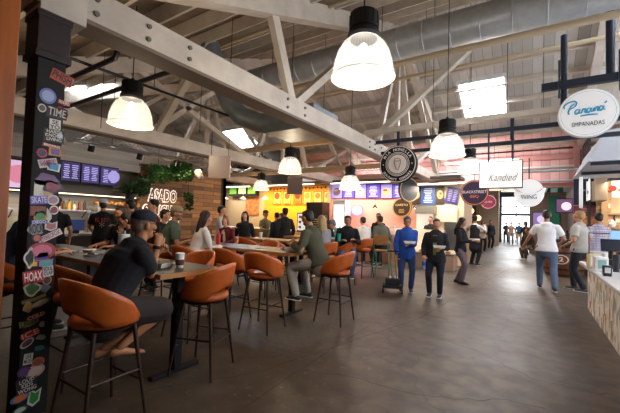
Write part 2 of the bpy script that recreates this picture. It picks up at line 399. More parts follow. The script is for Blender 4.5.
# ducts ------------------------------------------------------------------------
dt=thing('spiral_duct','long round silver spiral duct crossing above the big lamp','duct',(0,6.5,5.03))
m=MB(); m.tube([(-7.2,0,0),(5.9,0,0)],.30,28); 
for i in range(27): m.lathe([(.302,-.008),(.314,0),(.302,.008)],(-7+i*.48,0,0),28,(1,0,0),(0,0))
m.build('duct_tube',galv,dt,smooth=1)
for x in (-5.5,-2.6,.6,3): MB().tube([(x,0,.3),(x,0,.95)],.008,6).build('hanger_rod',black_steel,dt)
single('sprinkler_main',MB().tube([(-9,6.1,4.43),(5.9,6.1,4.43)],.055,12),M('cream pipe',h('c9b89c'),.45),'thin cream pipe running just below the silver duct','pipe',smooth=1)
single('sprinkler_main',MB().tube([(-9,8.2,5.05),(5.9,8.2,5.05)],.045,12),M('cream pipe',h('c9b89c'),.45),'thin cream pipe high behind the cross brace near the skylight','pipe',smooth=1)
el=thing('elbow_duct','dark grey round duct bending down into a sheet metal box','duct',(0,0,0))
m=MB(); m.tube([(-5.6,4.6,5.0),(-5.42,4.7,4.45),(-5.33,4.78,4.1),(-5.22,4.87,3.8),(-5.02,5.0,3.55),(-4.7,5.2,3.42),(-4.2,5.5,3.4)],.2,20); m.build('duct_tube',dull_galv,el,smooth=1)
m=MB(); m.bb((-4.55,5.15,3.18),(-3.35,6.1,3.62)); m.build('duct_box',dull_galv,el,bevel=.01)
# black pipes
def pipe(pts,r,label,mat=black_steel,name='ceiling_pipe'): return single(name,MB().tube(pts,r,10),mat,label,'pipe',smooth=1)
a=onp(67,107,(0,3.2,0),(0,1,0)); pipe([(-10.5,3.2,a.z),(-3.9,3.2,a.z)],.04,'thick black pipe passing behind the stickered column')
a=onp(68,79,(0,2.2,0),(0,1,0)); b=onp(117,60,(0,2.2,0),(0,1,0)); pipe([(a.x-3,2.2,a.z),(b.x-.05,2.2,a.z),(b.x,2.2,a.z+.05),(b.x,2.2,a.z+.5)],.035,'black pipe with an elbow turning up near the truss')
a=onx(103,70,-5.2); pipe([(-5.2,1.5,a.z),(-5.2,6.6,a.z)],.022,'thin black pipe running above the nearer seating lamp')
a=onp(300,20,(0,5.0,0),(0,1,0)); pipe([(-8,5.0,5.2),(5.9,5.0,5.2)],.03,'thin pale pipe just under the roof boards',M('cream pipe',h('c9b89c'),.45))
# blue-black sign rail below the tie beam
rl=thing('sign_rail','dark blue steel rail frame under the white tie beam','rail',(0,7.05,0))
m=MB(); m.bb((-2.9,-.03,3.18),(2.6,.03,3.25)); m.build('rail',dark_blue_steel,rl); MB().bb((-2.9,.3,3.0),(2.6,.36,3.07)).build('rail',dark_blue_steel,rl)
for x in (-2.4,-1.4,-.3): MB().bb((x-.03,0,3.03),(x+.03,.3,3.07)).bb((x-.03,0,3.03),(x+.03,.06,3.41)).build('bracket',dark_blue_steel,rl)
r2=thing('sign_rail','dark steel bar and drop pipes above the oval white sign','rail',(0,7,0))
m=MB(); m.bb((.13,-.05,3.8),(1.9,.05,3.92)); m.build('rail',dark_blue_steel,r2)
m=MB(); m.tube([(-.45+.9,.1,3.2),(-.45+.9,.1,4.75)],.05,12); m.build('drop_pipe',dark_blue_steel,r2,smooth=1)
m=MB(); m.tube([(1.05,.1,3.85),(1.05,.1,5.6)],.06,12); m.build('drop_pipe',dark_blue_steel,r2,smooth=1)
# beams in the pink gable and corridor
for i,(z,yy,lab,mt) in enumerate([(3.62,14.9,'white pipe across the pink boards',plain('d9d6d2',.4)),(3.1,14.8,'silver conduit low across the pink boards',galv),(3.35,13.9,'grey conduit nearer than the pink boards',galv)]):
    single('ceiling_pipe',MB().tube([(-8.5,yy,z),(1.4,yy,z)],.045,10),mt,lab,'pipe',smooth=1)
pinkp=plain('c98f88')
single('pink_beam',MB().bb((-9,14.95,3.9),(1.5,15.15,4.08)),pinkp,'pink painted beam high on the pink boards','beam')
single('pink_beam',MB().bb((-9,14.95,2.9),(1.5,15.2,3.05)),plain('c98f88'),'pink beam along the lower edge of the boards','beam')
single('pink_post',MB().bb((1.2,14.4,2.2),(1.42,14.6,4.5)),pinkp,'pink painted post at the right end of the boards','post')
m=MB()
for i in range(6): m.bar((-1.8+i*.02,16.5+i*2.6,4.3),(1.4,16.5+i*2.6,4.3),.1,.16)
struct(m.build('trim_1',plain('8c8c90')))
struct(MB().bb((1.5,15.35,0),(1.6,24,4.7)).build('wall_corridor',plain('7c726a')))
for k,x in enumerate((-.6,.0)): single('corridor_pipe',MB().tube([(x,15.6,3.95-k*.1),(x,33,3.95-k*.1)],.05,10),galv,['thin silver pipe along the corridor ceiling, left of the silver duct','thin silver pipe along the corridor ceiling beside the silver duct'][k],'pipe',smooth=1)
single('corridor_pipe',MB().tube([(.7,15.6,3.7),(.7,33,3.7)],.12,14),galv,'silver duct running down the corridor ceiling to the doors','pipe',smooth=1)
# thin hanger wires from the roof
for i,(x,y,z0) in enumerate([(-4.9,3,3.4),(-4.2,3.9,3.5),(-5.8,4.6,3.2),(-3.6,4.8,4),(-6.5,3.0,3.0),(-2.0,7.6,3.5),(-1.2,8.4,3.6),(-.4,7.4,3.5),(.2,8.6,3.9),(-1.65,6.9,3.2),(-7.9,3.9,3.0),(-4.5,7.4,3.5)]):
    o=single('hanger_wire',MB().tube([(0,0,z0),(0,0,roofz(y)-.01)],.006,5),black_steel,'thin dark hanger wire dropping from the roof boards','wire','hanger wires',loc=(x,y,0))
# slab joints and the old patch in the concrete
jm=plain('4a4036',.8); wtc=0
for pts in ([(300,369),(355,378),(400,392),(455,399),(507,400),(560,412)],[(322,318),(380,323),(415,331),(475,350),(530,378),(590,392),(619,396)],[(140,392),(260,372),(420,318),(520,262)],[(240,409),(330,350),(380,319)]):
    m=MB(); P=[onz(a,b) for a,b in pts]; Q=[]
    random.seed(int(pts[0][0]))
    for i in range(len(P)-1):
        for k in range(8): Q.append(P[i].lerp(P[i+1],k/8)+V((random.uniform(-.02,.02),random.uniform(-.02,.02),0)))
    va=[];wb=[]
    for i,q in enumerate(Q[:-1]):
        d=(Q[i+1]-q).normalized(); n=V((-d.y,d.x,0))*(.004+.003*random.random()); va.append(m.b.verts.new((q.x+n.x,q.y+n.y,.001))); wb.append(m.b.verts.new((q.x-n.x,q.y-n.y,.001)))
    for i in range(len(va)-1): m._f([va[i],va[i+1],wb[i+1],wb[i]])
    wtc+=1; struct(m.build('trim_joint_%d'%wtc,jm))
m=MB(); m.poly([V((p.x,p.y,.0008)) for p in [onz(*q) for q in ((255,338),(300,322),(312,300),(352,293),(392,300),(388,312),(352,320),(330,336),(290,352))]]); struct(m.build('trim_floor_patch',M('old dark aggregate',h('4e4438'),.5,var=.5,scale=22)))
# column and post --------------------------------------------------------------
cm=M('near black painted column',h('0d0807'),.7,var=.2,scale=6)
colm=thing('column','dark square column covered in stickers at the seating corner','column',(-3.1,1.025,0))
m=MB(); m.bb((-.1,-.09,0),(.1,.09,2.66)); m.build('shaft',cm,colm,bevel=.006)
m=MB(); m.bb((-.115,-.105,2.62),(.115,.105,2.94)); m.bb((-.125,-.115,2.6),(.125,.115,2.65)); m.bb((-.125,-.115,2.9),(.125,.115,2.945)); m.build('cap',M('rusty black cap',h('241411'),.5,var=.3),colm,bevel=.006)
pa,pb=onx(24,5,-2.95),onx(3,250,-2.95)
single('timber_post',MB().bb((-3.12,pb.y-.34,0),(-2.95,(pa.y+pb.y)/2,3.6)),orange_wood,'orange stained timber post beside the stickered column','post',bevel=.008)
# lights -----------------------------------------------------------------------
w=D.worlds.new('World'); C.scene.world=w; w.use_nodes=True; bg=w.node_tree.nodes['Background']; bg.inputs[0].default_value=(.85,.92,1,1); bg.inputs[1].default_value=4.0
vs=C.scene.view_settings; vs.view_transform='Standard'; vs.look='None'; vs.gamma=1; vs.use_curve_mapping=False; vs.exposure=0.0
# ------------------------------------------------------------------ stickers
def sticker(px,py,w,hh,col,shape='rect',txt=None,tcol='f0eee8',col2=None,rot=0,label=None,face='x',kind=None):
    p=onx(px,py,-3.0); d=2.6/340/.93
    W=w*d*.8; H=hh*d*.93
    loc=V((p.x+3.1+.001,p.y-1.025,p.z)); 
    th=R(rot); rt=V((0,math.cos(th),math.sin(th))); up=V((0,-math.sin(th),math.cos(th)))
    m=MB(); n=4
    def shp(k,off,mi):
        m.mi=mi
        if shape=='rect': P=[(-1,-1),(1,-1),(1,1),(-1,1)]
        elif shape=='blob': P=[((1+.18*math.sin(3*a+px))*math.cos(a),(1+.15*math.cos(4*a+py))*math.sin(a)) for a in [i*PI/10 for i in range(20)]]
        elif shape=='flag': P=[(-1,-.6),(0,-1),(1,-.5),(1,.9),(.1,.55),(-1,1)]
        else: P=[(math.cos(a),math.sin(a)) for a in [i*PI/12 for i in range(24)]]
        m.poly([rt*(x*W/2*k)+up*(y*H/2*k)+V((off,0,0)) for x,y in P],.0012,(1,0,0))
    shp(1,0,0)
    ms=[plain(col,.4)]
    if col2: shp(.72,.0013,1); ms.append(plain(col2,.4))
    if kind=='face': # two little round portraits on the sticker
        m.mi=len(ms); ms.append(plain('c99a80',.5)); 
        for q in (-.28,.28): m.ell(rt*(q*W)+V((.002,0,0)),(.001,W*.16,H*.2),10,6)
        m.mi=len(ms); ms.append(plain('7a3040',.5)); 
        for q in (-.28,.28): m.ell(rt*(q*W)+up*(H*.17)+V((.003,0,0)),(.001,W*.17,H*.12),10,6)
    o=m.build('sticker',ms,colm,loc=loc); o['label']=label or 'sticker'
    if txt: text(txt,H*1.0/(txt.count('\n')+1),(.0032,0,0),rt,up,plain(tcol,.4),'lettering',o,width=W*.86,ext=.0005,bold=.0006)
for a in [
 (62,78,22,11,'b4522e','rect','PHISH','2a1a4a',None,-14,'orange and purple block letter sticker'),
 (48,96,16,15,'6a7fc0','round',None,None,'aab4d8',0,'round blue and white bird sticker'),
 (64,103,12,4,'c0503a','rect','RODEO','f0e0d0',None,-8,'small red word sticker'),
 (42,108,8,8,'d8d2c8','round',None,None,'6a6058',0,'small round cream sticker'),
 (57,113,20,11,'2a2226','rect','TIME','e8ded8',None,-3,'white outlined word sticker'),
 (61,112,16,10,'8c2a3c','blob',None,None,None,0,'dark red swirl sticker'),
 (55,125,11,11,'e4dcd2','rect','SE\nYO','15110f',None,0,'white square sticker with black letters'),
 (54,136,20,13,'1c1614','rect','HARDS\nKNOCK\nLIVING','ded6c8',None,0,'stacked white lettering sticker'),
 (60,136,7,7,'8fa6dc','round',None,None,'c8d4f4',0,'small round light blue sticker'),
 (52,146,18,3,'b8402c','rect','BREWING','f0e0d0',None,-5,'thin red strip sticker'),
 (42,153,10,9,'b42c4a','round',None,None,'3a2a5a',0,'round magenta sticker'),
 (55,152,12,8,'c98a24','rect',None,None,'6a4a8a',0,'yellow rectangular sticker'),
 (48,163,18,8,'d9cdd0','rect','SHAMPOO','a04a5a',None,16,'pale pink slanted word sticker'),
 (54,167,12,8,'e0d8c8','rect',None,None,'2f8fc4',-8,'blue and white wave sticker'),
 (47,180,22,13,'6d4a78','blob',None,None,None,0,'purple cartoon couple sticker'),
 (52,187,20,12,'3a2f4a','blob',None,None,'8a3a44',0,'dark red and navy figure sticker'),
 (39,188,9,15,'d4cfc4','rect',None,None,None,0,'tall white sticker'),
 (54,187,9,6,'9cc8e4','round',None,None,None,0,'small pale blue oval sticker'),
 (46,193,12,8,'c0a078','blob',None,None,None,0,'tan figure sticker'),
 (39,200,16,8,'6f63b8','rect','SKATE','e6e2f6',None,5,'lavender rectangular sticker'),
 (53,200,12,10,'d6c4c0','round',None,None,'a08a90',0,'round pale pink badge sticker'),
 (38,211,14,9,'7a3418','rect',None,None,None,0,'rust coloured square sticker'),
 (40,216,12,10,'d08a2c','blob',None,None,'3c8a4a',0,'orange and green hills sticker'),
 (39,222,14,4,'2c4aa0','rect','DIEGO','d8e0f8',None,4,'small blue banner sticker'),
 (54,210,9,9,'d8cfc8','round',None,None,'8c3040',0,'small round white and red badge'),
 (49,215,5,14,'cfc8be','flag',None,None,None,0,'small white figure sticker'),
 (50,236,24,6,'dcd0cc','rect','STEREOFOX','a04050',None,28,'long white slanted sticker'),
 (36,229,14,12,'8c8c8c','blob','ROCK','17171a',None,8,'grey scribbled logo sticker'),
 (51,226,12,10,'d0c8c8','flag',None,None,'b06a60',0,'white and pink figure sticker'),
 (37,238,9,8,'4a3030','round',None,None,'c06a50',0,'small portrait sticker'),
 (42,251,26,17,'b03a3a','round',None,None,'d0708a',0,'large red and pink mouth sticker'),
 (43,256,16,10,'e07828','blob',None,None,'4a3aa0',18,'orange and purple burst sticker'),
 (30,258,10,18,'d6d2c6','blob',None,None,'2a2a2a',0,'black and white doodle sticker'),
 (33,264,9,5,'b8305c','rect',None,None,'e0c040',0,'small magenta and yellow sticker'),
 (46,263,13,9,'9c78c0','flag',None,None,'4ab0a0',0,'lilac and teal sticker'),
 (33,277,18,12,'c02a28','rect','HOAX','f4f0ea',None,5,'red HOAX sticker'),
 (48,271,10,10,'dcdad6','rect','SOUL\nCLAP','33333a',None,5,'white square word sticker'),
 (47,280,9,9,'a88a6a','round',None,None,'5a3a2a',0,'brown badge sticker'),
 (32,289,16,13,'b8b4a0','blob',None,None,'4a6a44',0,'white and green floral sticker'),
 (45,288,9,8,'6a6a78','blob',None,None,None,0,'grey smudge sticker'),
 (34,299,22,4,'8c7c3c','flag',None,None,None,14,'olive ribbon sticker'),
 (40,303,22,7,'3c5a4a','round',None,None,'c0b49c',20,'green fish sticker'),
 (28,307,9,10,'a8bcb0','blob',None,None,'d09a4a',0,'mint and orange sticker'),
 (36,316,18,5,'b02e24','round','COLD','f0d8d0',None,16,'red oval sticker, upper'),
 (29,323,17,7,'8c8c3c','flag','LAGER','2a2a12',None,10,'olive flag sticker'),
 (42,324,5,6,'a8a0a8','blob',None,None,None,0,'tiny grey sticker'),
 (30,334,18,7,'c0321e','round','ICE','f0a080',None,16,'red oval sticker, lower'),
 (41,337,9,5,'9a9890','blob',None,None,None,-10,'small grey block sticker'),
 (27,343,14,7,'b8b2a8','round',None,None,'6a2a3c',36,'tilted white capsule sticker'),
 (39,348,9,5,'1f6e74','blob',None,None,None,-8,'small teal sticker'),
 (28,359,8,10,'cfcac0','rect','LIVE\nMUSE','1c1c1c',None,-4,'small white stacked word sticker'),
 (38,362,12,9,'b8622e','round',None,None,'8a4a2a',0,'round orange badge sticker'),
 (24,372,12,10,'3a2450','round',None,None,'5a3a74',0,'round purple sticker'),
 (35,371,18,12,'c9a088','round',None,None,'d8bcae',12,'round peach badge sticker'),
 (27,385,19,15,'17110f','rect','LOUD\nKIDS\nWONG','d8d4ca',None,6,'stacked white lettering sticker, lowest'),
 (20,398,17,8,'3a6a9a','round',None,None,'d07030',12,'blue and orange oval sticker'),
 (34,397,11,17,'d4d4c8','flag',None,None,'2c8c3a',-6,'white sticker with a green clover figure'),
 (20,410,13,6,'2c6a44','round',None,None,'b8c8b8',5,'dark green oval sticker'),
]:
    px,py,w_,h_,c1,sh,tx,tc,c2,ro,lb=a
    sticker(px,py,w_,h_,c1,sh,tx,tc or 'ffffff',c2,ro,lb)
# ------------------------------------------------------------------ pendant lamps
shade_m=two('prismatic lamp shade',lambda nt,N,L,b:None)
def _sh(nt,N,L,b):
    for n in list(N):
        if n.type!='OUTPUT_MATERIAL': N.remove(n)
    out=[n for n in N if n.type=='OUTPUT_MATERIAL'][0]
    e=N.new('ShaderNodeEmission'); e.inputs[0].default_value=(1,.93,.82,1)
    tc=N.new('ShaderNodeTexCoord'); s=N.new('ShaderNodeSeparateXYZ'); L.new(tc.outputs['Object'],s.inputs[0])
    at=N.new('ShaderNodeMath'); at.operation='ARCTAN2'; L.new(s.outputs[1],at.inputs[0]); L.new(s.outputs[0],at.inputs[1])
    mu=N.new('ShaderNodeMath'); mu.operation='MULTIPLY'; L.new(at.outputs[0],mu.inputs[0]); mu.inputs[1].default_value=60
    si=N.new('ShaderNodeMath'); si.operation='SINE'; L.new(mu.outputs[0],si.inputs[0])
    mr=N.new('ShaderNodeMapRange'); mr.inputs[1].default_value=-1; mr.inputs[2].default_value=1; mr.inputs[3].default_value=.36; mr.inputs[4].default_value=.5; L.new(si.outputs[0],mr.inputs[0])
    L.new(mr.outputs[0],e.inputs[1])
    g=N.new('ShaderNodeBsdfPrincipled'); g.inputs['Base Color'].default_value=(.3,.29,.27,1); g.inputs['Roughness'].default_value=.2; g.inputs['Alpha'].default_value=.35
    a=N.new('ShaderNodeAddShader'); L.new(e.outputs[0],a.inputs[0]); L.new(g.outputs[0],a.inputs[1]); 
    t=N.new('ShaderNodeBsdfTransparent'); mx=N.new('ShaderNodeMixShader'); mx.inputs[0].default_value=.7; L.new(t.outputs[0],mx.inputs[1]); L.new(a.outputs[0],mx.inputs[2]); L.new(mx.outputs[0],out.inputs[0])
_sh(shade_m.node_tree,shade_m.node_tree.nodes,shade_m.node_tree.links,None)
rim_m=glow('fff0d8',.55)
bulb_m=glow('ffe9c8',22.0)
def pendant(label):
    t=thing('pendant_lamp',label,'lamp',(0,0,0),0,None)
    m=MB(); pr=[(.10,.25),(.15,.235),(.195,.19),(.235,.12),(.262,.03),(.275,-.05),(.28,-.10)]
    m.lathe(pr,(0,0,0),48,None,(0,0)); m.build('lamp_shade',shade_m,t,smooth=2,recalc=False)
    m=MB(); m.lathe([(.278,-.10),(.29,-.105),(.288,-.118),(.276,-.112)],(0,0,0),48,None,(0,0)); m.build('shade_rim',rim_m,t,smooth=1)
    m=MB(); m.lathe([(.0,.50),(.06,.50),(.125,.485),(.13,.47),(.13,.36),(.135,.35),(.135,.335),(.118,.33),(.118,.31),(.145,.30),(.15,.27),(.135,.245),(.10,.24),(0,.24)],(0,0,0),28)
    for i in range(14):
        a=i*2*PI/14; m.box((.13*math.cos(a),.13*math.sin(a),.42),(.012,.012,.11),a)
    m.build('ballast_housing',black,t,smooth=1)
    m=MB(); m.ell((0,0,.12),(.05,.05,.09),12,8); m.build('bulb',bulb_m,t,smooth=2)
    m=MB(); m.tube([(0,0,.5),(0,0,.54)],.02,8); m.tube([(0,0,.54),(0,0,4.6)],.007,6); m.build('suspension_cable',black_steel,t)
    return t
lampp=None
def lamp(px,py,D_,label,top=None,pw=None,col=(1,.86,.68)):
    global lampp
    p=CAM+ray(px,py)*D_
    if lampp is None: lampp=pendant(label); t=lampp
    else: t=dup(lampp,label=label)
    t.location=p
    # cable must end at the roof: shorten with its own mesh
    for ch in t.children:
        if ch.name.startswith('suspension_cable'):
            me=D.meshes.new('suspension_cable'); m=MB(); m.tube([(0,0,.5),(0,0,.54)],.02,8); m.tube([(0,0,.54),(0,0,(top or roofz(p.y))-p.z-.01)],.007,6); m.b.to_mesh(me); m.b.free(); me.materials.append(black_steel); ch.data=me
    if pw: light('POINT',p+V((0,0,-.06)),pw,col,.1)
    return t
lamp(363,66,3.12,'largest round glass pendant lamp with black housing near the top centre',pw=52,col=(1,.93,.84))
lamp(131,117,4.7,'glowing pendant lamp over the seated man at the near table',pw=40,col=(1,.78,.52))
lamp(447,149,5.7,'pendant lamp hanging beside the black round coffee sign rail',pw=34,col=(1,.95,.9))
lamp(290,168,8.2,'pendant lamp hanging in front of the duct box over the second table',pw=35,col=(1,.78,.52))
lamp(350,185,9.0,'pendant lamp in front of the purple menu screens',pw=30,col=(1,.82,.62))
lamp(470,168,8.6,'pendant lamp half hidden behind the white rectangular sign',pw=30,col=(1,.95,.9))
lamp(261,187,12.3,'small pendant lamp in front of the yellow food stall',top=5.3,pw=30,col=(1,.75,.45))
lamp(494,187,13,'small white pendant lamp just below the white rectangular sign',top=5)
lamp(508,189,16,'smallest white pendant lamp above the far end of the aisle',top=4.7)
# ------------------------------------------------------------------ bar stools
def make_stool(label):
    t=thing('bar_stool',label,'bar stool',(0,0,0))
    m=MB(); m.lathe([(0,.675),(.17,.675),(.215,.69),(.23,.715),(.22,.745),(.17,.758),(0,.762)],(0,0.01,0),28); m.build('seat',leather,t,smooth=2)
    m=MB(); m.lathe([(0,.655),(.19,.655),(.2,.675),(0,.678)],(0,0.01,0),24); m.build('seat_base',walnut,t,smooth=1)
    # wrap-around back: inner and outer skins
    m=MB(); n=28; ro=[];ri=[]
    K=7
    for j in range(n+1):
        u=-1+2*j/n; a=u*R(118); top=.765+.27*max(0,math.cos(u*PI/2))**.75; bot=.80-.095*min(1,abs(u)*1.5)**1.5 if abs(u)<1 else .705
        bot=.815-.11*min(1,(abs(u)/.5))**2
        if abs(u)>.85: top=.765+ (top-.765)*(1-(abs(u)-.85)/.3)
        top=max(top,bot+.03)
        co_,ci_=[],[]
        for k in range(K):
            z=bot+(top-bot)*k/(K-1); f=(z-.7)/.33; rx=.235+.045*f; ry=.225+.055*f
            th=.019*(1-.3*abs(2*k/(K-1)-1)**3)
            s_,c_=math.sin(a),math.cos(a)
            co_.append(m.b.verts.new((s_*(rx+th),-c_*(ry+th)+.01,z))); ci_.append(m.b.verts.new((s_*(rx-th),-c_*(ry-th)+.01,z)))
        ro.append(co_);ri.append(ci_)
    loops=[o_+list(reversed(i_)) for o_,i_ in zip(ro,ri)]
    m.rings(loops); m.build('backrest',leather,t,smooth=2)
    for sx in (-1,1):
        for sy in (-1,1):
            MB().tube([(sx*.15,sy*.14,.67),(sx*.225,sy*.215,0)],[.017,.011],10).build('leg',walnut,t,smooth=1)
    m=MB(); q=lambda sx,sy,z:(sx*(.15+.075*(.67-z)/.67),sy*(.14+.075*(.67-z)/.67),z)
    for (a,b,z) in (((-1,1),(1,1),.26),((-1,-1),(1,-1),.30),((-1,-1),(-1,1),.34),((1,-1),(1,1),.34)): m.tube([q(*a,z),q(*b,z)],.009,8)
    m.build('footrest',walnut,t,smooth=1)
    return t
stp=None
def stool(x,y,face,label,group=None):
    global stp
    rz=R(face)-PI/2
    if stp is None: stp=make_stool(label); t=stp; t.location=(x,y,0); t.rotation_euler=(0,0,rz)
    else: t=dup(stp,(x,y,0),rz,label)
    if 'group' in t: del t['group']
    if group: t['group']=group
    return t
# ------------------------------------------------------------------ tables
def make_table(label,x1,y0,L_,W_=.68,z=.97,legs=(.2,1.9),name='high_table',far=False):
    # x1 = right end, runs to the left for L_, near edge at y0
    t=thing(name,label,'table',(x1,y0+W_/2,0))
    m=MB(); m.bb((-L_,-W_/2,z-.045),(0,W_/2,z)); m.build('table_top',table_edge if not far else wood_light,t,bevel=.003)
    m=MB(); m.bb((-L_+.004,-W_/2+.004,z-.002),(-.004,W_/2-.004,z+.0015)); m.build('table_surface',table_dark if not far else M('varnished brown top',h('6a4a30'),.4,var=.25,scale=6,stretch=(.4,3,3)),t)
    for lx in legs:
        p=MB().bb((-lx-.04,-.04,.03),(-lx+.04,.04,z-.05)); p.build('pedestal',black_steel,t,bevel=.004)
        f=MB().bb((-lx-.035,-W_/2+.08,0),(-lx+.035,W_/2-.08,.035)); f.build('foot_bar',black_steel,t,bevel=.004); MB().bb((-lx-.1,-W_/2+.12,z-.055),(-lx+.1,W_/2-.12,z-.045)).build('mounting_plate',black_steel,t)
    return t
TZ=.9715
make_table('near dark topped high table with light oak edge where the man in black sits',-2.62,1.74,3.6,.66)
make_table('second high table, brown topped, red bottle on it and man in olive at its end',-2.93,4.02,3.3,.68)
make_table('third high table behind the red bottle, pale wood top',-4.2,6.1,3.2,.68,far=True)
make_table('small high wood table beside the woman with the teal cup',-4.15,7.9,1.9,.66,legs=(.2,1.7),far=True)
make_table('high table of the pair sitting with their backs turned, pink drink on it',-4.5,9.3,1.9,.66,legs=(.2,1.7),far=True)
S_=[(-2.60,1.29,92,'tan leather bar stool under the man in the navy cap'),
(-3.42,1.5,90,'tan leather bar stool just right of the stickered column behind the man'),
(-2.66,2.26,200,'empty tan leather bar stool at the right end of the near table'),
(-3.55,2.78,-86,'tan leather bar stool on the far side of the near table, by the table leg'),
(-4.45,1.3,88,'tan leather bar stool partly hidden left of the stickered column'),
(-4.45,3.45,86,'tan leather bar stool under the woman with long hair in white'),
(-5.1,3.35,88,'tan leather bar stool under the man in the grey green shirt'),
(-3.72,3.62,88,'empty tan leather bar stool, left one of two pushed to the second table'),
(-3.02,3.55,96,'empty tan leather bar stool, right one of two pushed to the second table'),
(-2.42,4.45,182,'tan leather bar stool under the man in the olive jacket'),
(-4.35,5.1,-90,'tan leather bar stool on the far side of the second table, near the white plate'),
(-5.5,5.15,-88,'tan leather bar stool under the child in the maroon top'),
(-4.6,5.75,88,'empty tan leather bar stool, left one facing the third table'),
(-5.4,5.75,90,'tan leather bar stool facing the third table behind the red bottle'),
(-3.55,6.9,190,'tan leather bar stool under the woman with the teal cup'),
(-3.75,8.35,160,'empty tan leather bar stool, tilted back view, beside the green framed chair'),
(-4.5,7.0,-95,'tan leather bar stool behind the third table end'),
(-3.62,6.15,170,'tan leather bar stool under the blond person in grey')]
for s in S_: stool(*s)
# green framed counter chair
gc=thing('counter_chair','green framed counter chair with wooden back behind the woman in blue','chair',(-3.35,8.75,0),R(10))
gm=plain('1f8a66',.4)
MB().bb((-.2,-.2,.68),(.2,.2,.71)).build('seat',wood_light,gc,bevel=.01)
MB().bb((-.19,-.215,.86),(.19,-.19,1.12)).build('backrest',wood_light,gc,bevel=.01)
for sx in (-1,1):
    MB().tube([(sx*.19,-.2,1.08),(sx*.18,-.19,.7),(sx*.23,-.24,0)],.013,8).build('leg',gm,gc); MB().tube([(sx*.18,.19,.7),(sx*.23,.24,0)],.013,8).build('leg',gm,gc)
MB().tube([(-.21,.22,.25),(.21,.22,.25),(.21,-.22,.25),(-.21,-.22,.25),(-.21,.22,.25)],.009,6).build('footrest',gm,gc)
# ------------------------------------------------------------------ table things
def cup(x,y,z,label,col='e8e4dc',col2='5a3a28',r=.042,hh=.13,name='paper_cup',cat='cup',straw=None):
    t=thing(name,label,cat,(x,y,z))
    MB().lathe([(0,0),(r*.78,0),(r*1.0,hh),(0,hh)],n=20).build('cup_body',plain(col),t,smooth=1)
    if col2: MB().lathe([(r*.84,hh*.2),(r*.96,hh*.62),(r*1.03,hh*.62),(r*.9,hh*.2)],n=20,close=(0,0)).build('sleeve',plain(col2),t,smooth=1)
    MB().lathe([(0,hh),(r*1.06,hh),(r*1.06,hh+.008),(r*.9,hh+.014),(0,hh+.014)],n=20).build('lid',plain('f0eeea' if col2 else col),t,smooth=1)
    if straw: MB().tube([(0,0,hh),(.02,.01,hh+.09)],.003,6).build('straw',plain(straw),t)
    return t
def plate(x,y,z,label,food='b9793a',r=.11,greens=True):
    t=thing('plate',label,'plate',(x,y,z))
    MB().lathe([(0,.004),(r*.55,.004),(r*.95,.022),(r,.024),(r*.6,0),(0,0)],n=28).build('dish',cwhite,t,smooth=1)
    m=MB()
    for i in range(7): a=i*2.4; m.ell((math.cos(a)*r*.3,math.sin(a)*r*.3,.022+.004*(i%3)),(r*.24,r*.18,.018),8,6)
    m.build('food',plain(food),t,smooth=2)
    if greens:
        m=MB()
        for i in range(6): a=i*1.7; m.ell((math.cos(a)*r*.4,math.sin(a)*r*.35,.04),(.018,.012,.006),6,5)
        m.build('garnish',plain('4f7a34'),t,smooth=2)
    return t
def tray(x,y,z,label,w=.26,d=.17,col='e6e0d6',food='c79a62',rz=0):
    t=thing('paper_tray',label,'tray',(x,y,z),rz)
    m=MB(); a=[(-w/2*.8,-d/2*.8),(w/2*.8,-d/2*.8),(w/2*.8,d/2*.8),(-w/2*.8,d/2*.8)]; m.poly([(p,q,0) for p,q in a],.003)
    for i in range(4):
        p,q=a[i],a[(i+1)%4]; m.poly([(p[0],p[1],.0),(q[0],q[1],.0),(q[0]*1.22,q[1]*1.22,.045),(p[0]*1.22,p[1]*1.22,.045)],.002,(0,0,1))
    m.build('tray_body',plain(col),t)
    m=MB()
    random.seed(int(x*100))
    for i in range(9): m.ell((random.uniform(-.3,.3)*w,random.uniform(-.28,.28)*d,.02+random.random()*.015),(.03,.022,.015),8,6)
    m.build('food',plain(food),t,smooth=2)
    return t
def napkin(x,y,z,label,s=.14,rz=0):
    m=MB(); random.seed(int(abs(x*y)*1000)); n=6
    g=[[m.b.verts.new(((i/(n-1)-.5)*s,(j/(n-1)-.5)*s,.004+random.random()*.018)) for i in range(n)] for j in range(n)]
    for j in range(n-1):
        for i in range(n-1): m._f([g[j][i],g[j][i+1],g[j+1][i+1],g[j+1][i]])
    bmesh.ops.solidify(m.b,geom=m.b.faces[:],thickness=.003)
    o=single('napkin',m,plain('e8e6e2',.9),label,'napkin',loc=(x,y,z)); o.rotation_euler[2]=rz; return o
def bottle(x,y,z,label,col,capc='f0f0f0',r=.032,hh=.2,name='squeeze_bottle'):
    t=thing(name,label,'bottle',(x,y,z))
    MB().lathe([(0,0),(r,0),(r,hh*.62),(r*.75,hh*.74),(r*.4,hh*.8),(0,hh*.8)],n=18).build('bottle_body',plain(col,.35),t,smooth=1)
    MB().lathe([(r*.42,hh*.8),(r*.38,hh*.88),(r*.12,hh),(0,hh)],n=12).build('nozzle',plain(capc,.4),t,smooth=1)
    return t
z=TZ
cup(-2.86,2.1,z,'white paper coffee cup with brown sleeve by the corner of the near table')
tray(-3.05,1.98,z,'paper tray of food in front of the man in black',rz=.3)
napkin(-3.12,2.2,z,'crumpled white napkin beside the tray on the near table')
tw=thing('paper_towel_roll','white paper towel roll standing on the near table behind the man','towel roll',(-4.1,2.22,z))
MB().lathe([(.02,0),(.065,0),(.065,.26),(.02,.26)],n=24).build('roll',plain('e6e4e0',.9),tw,smooth=1); MB().lathe([(0,0),(.018,0),(.018,.30),(0,.30)],n=10).build('holder',steel,tw,smooth=1)
tray(-4.55,2.1,z,'white tray with dark food beside the paper towel roll',food='4a3424')
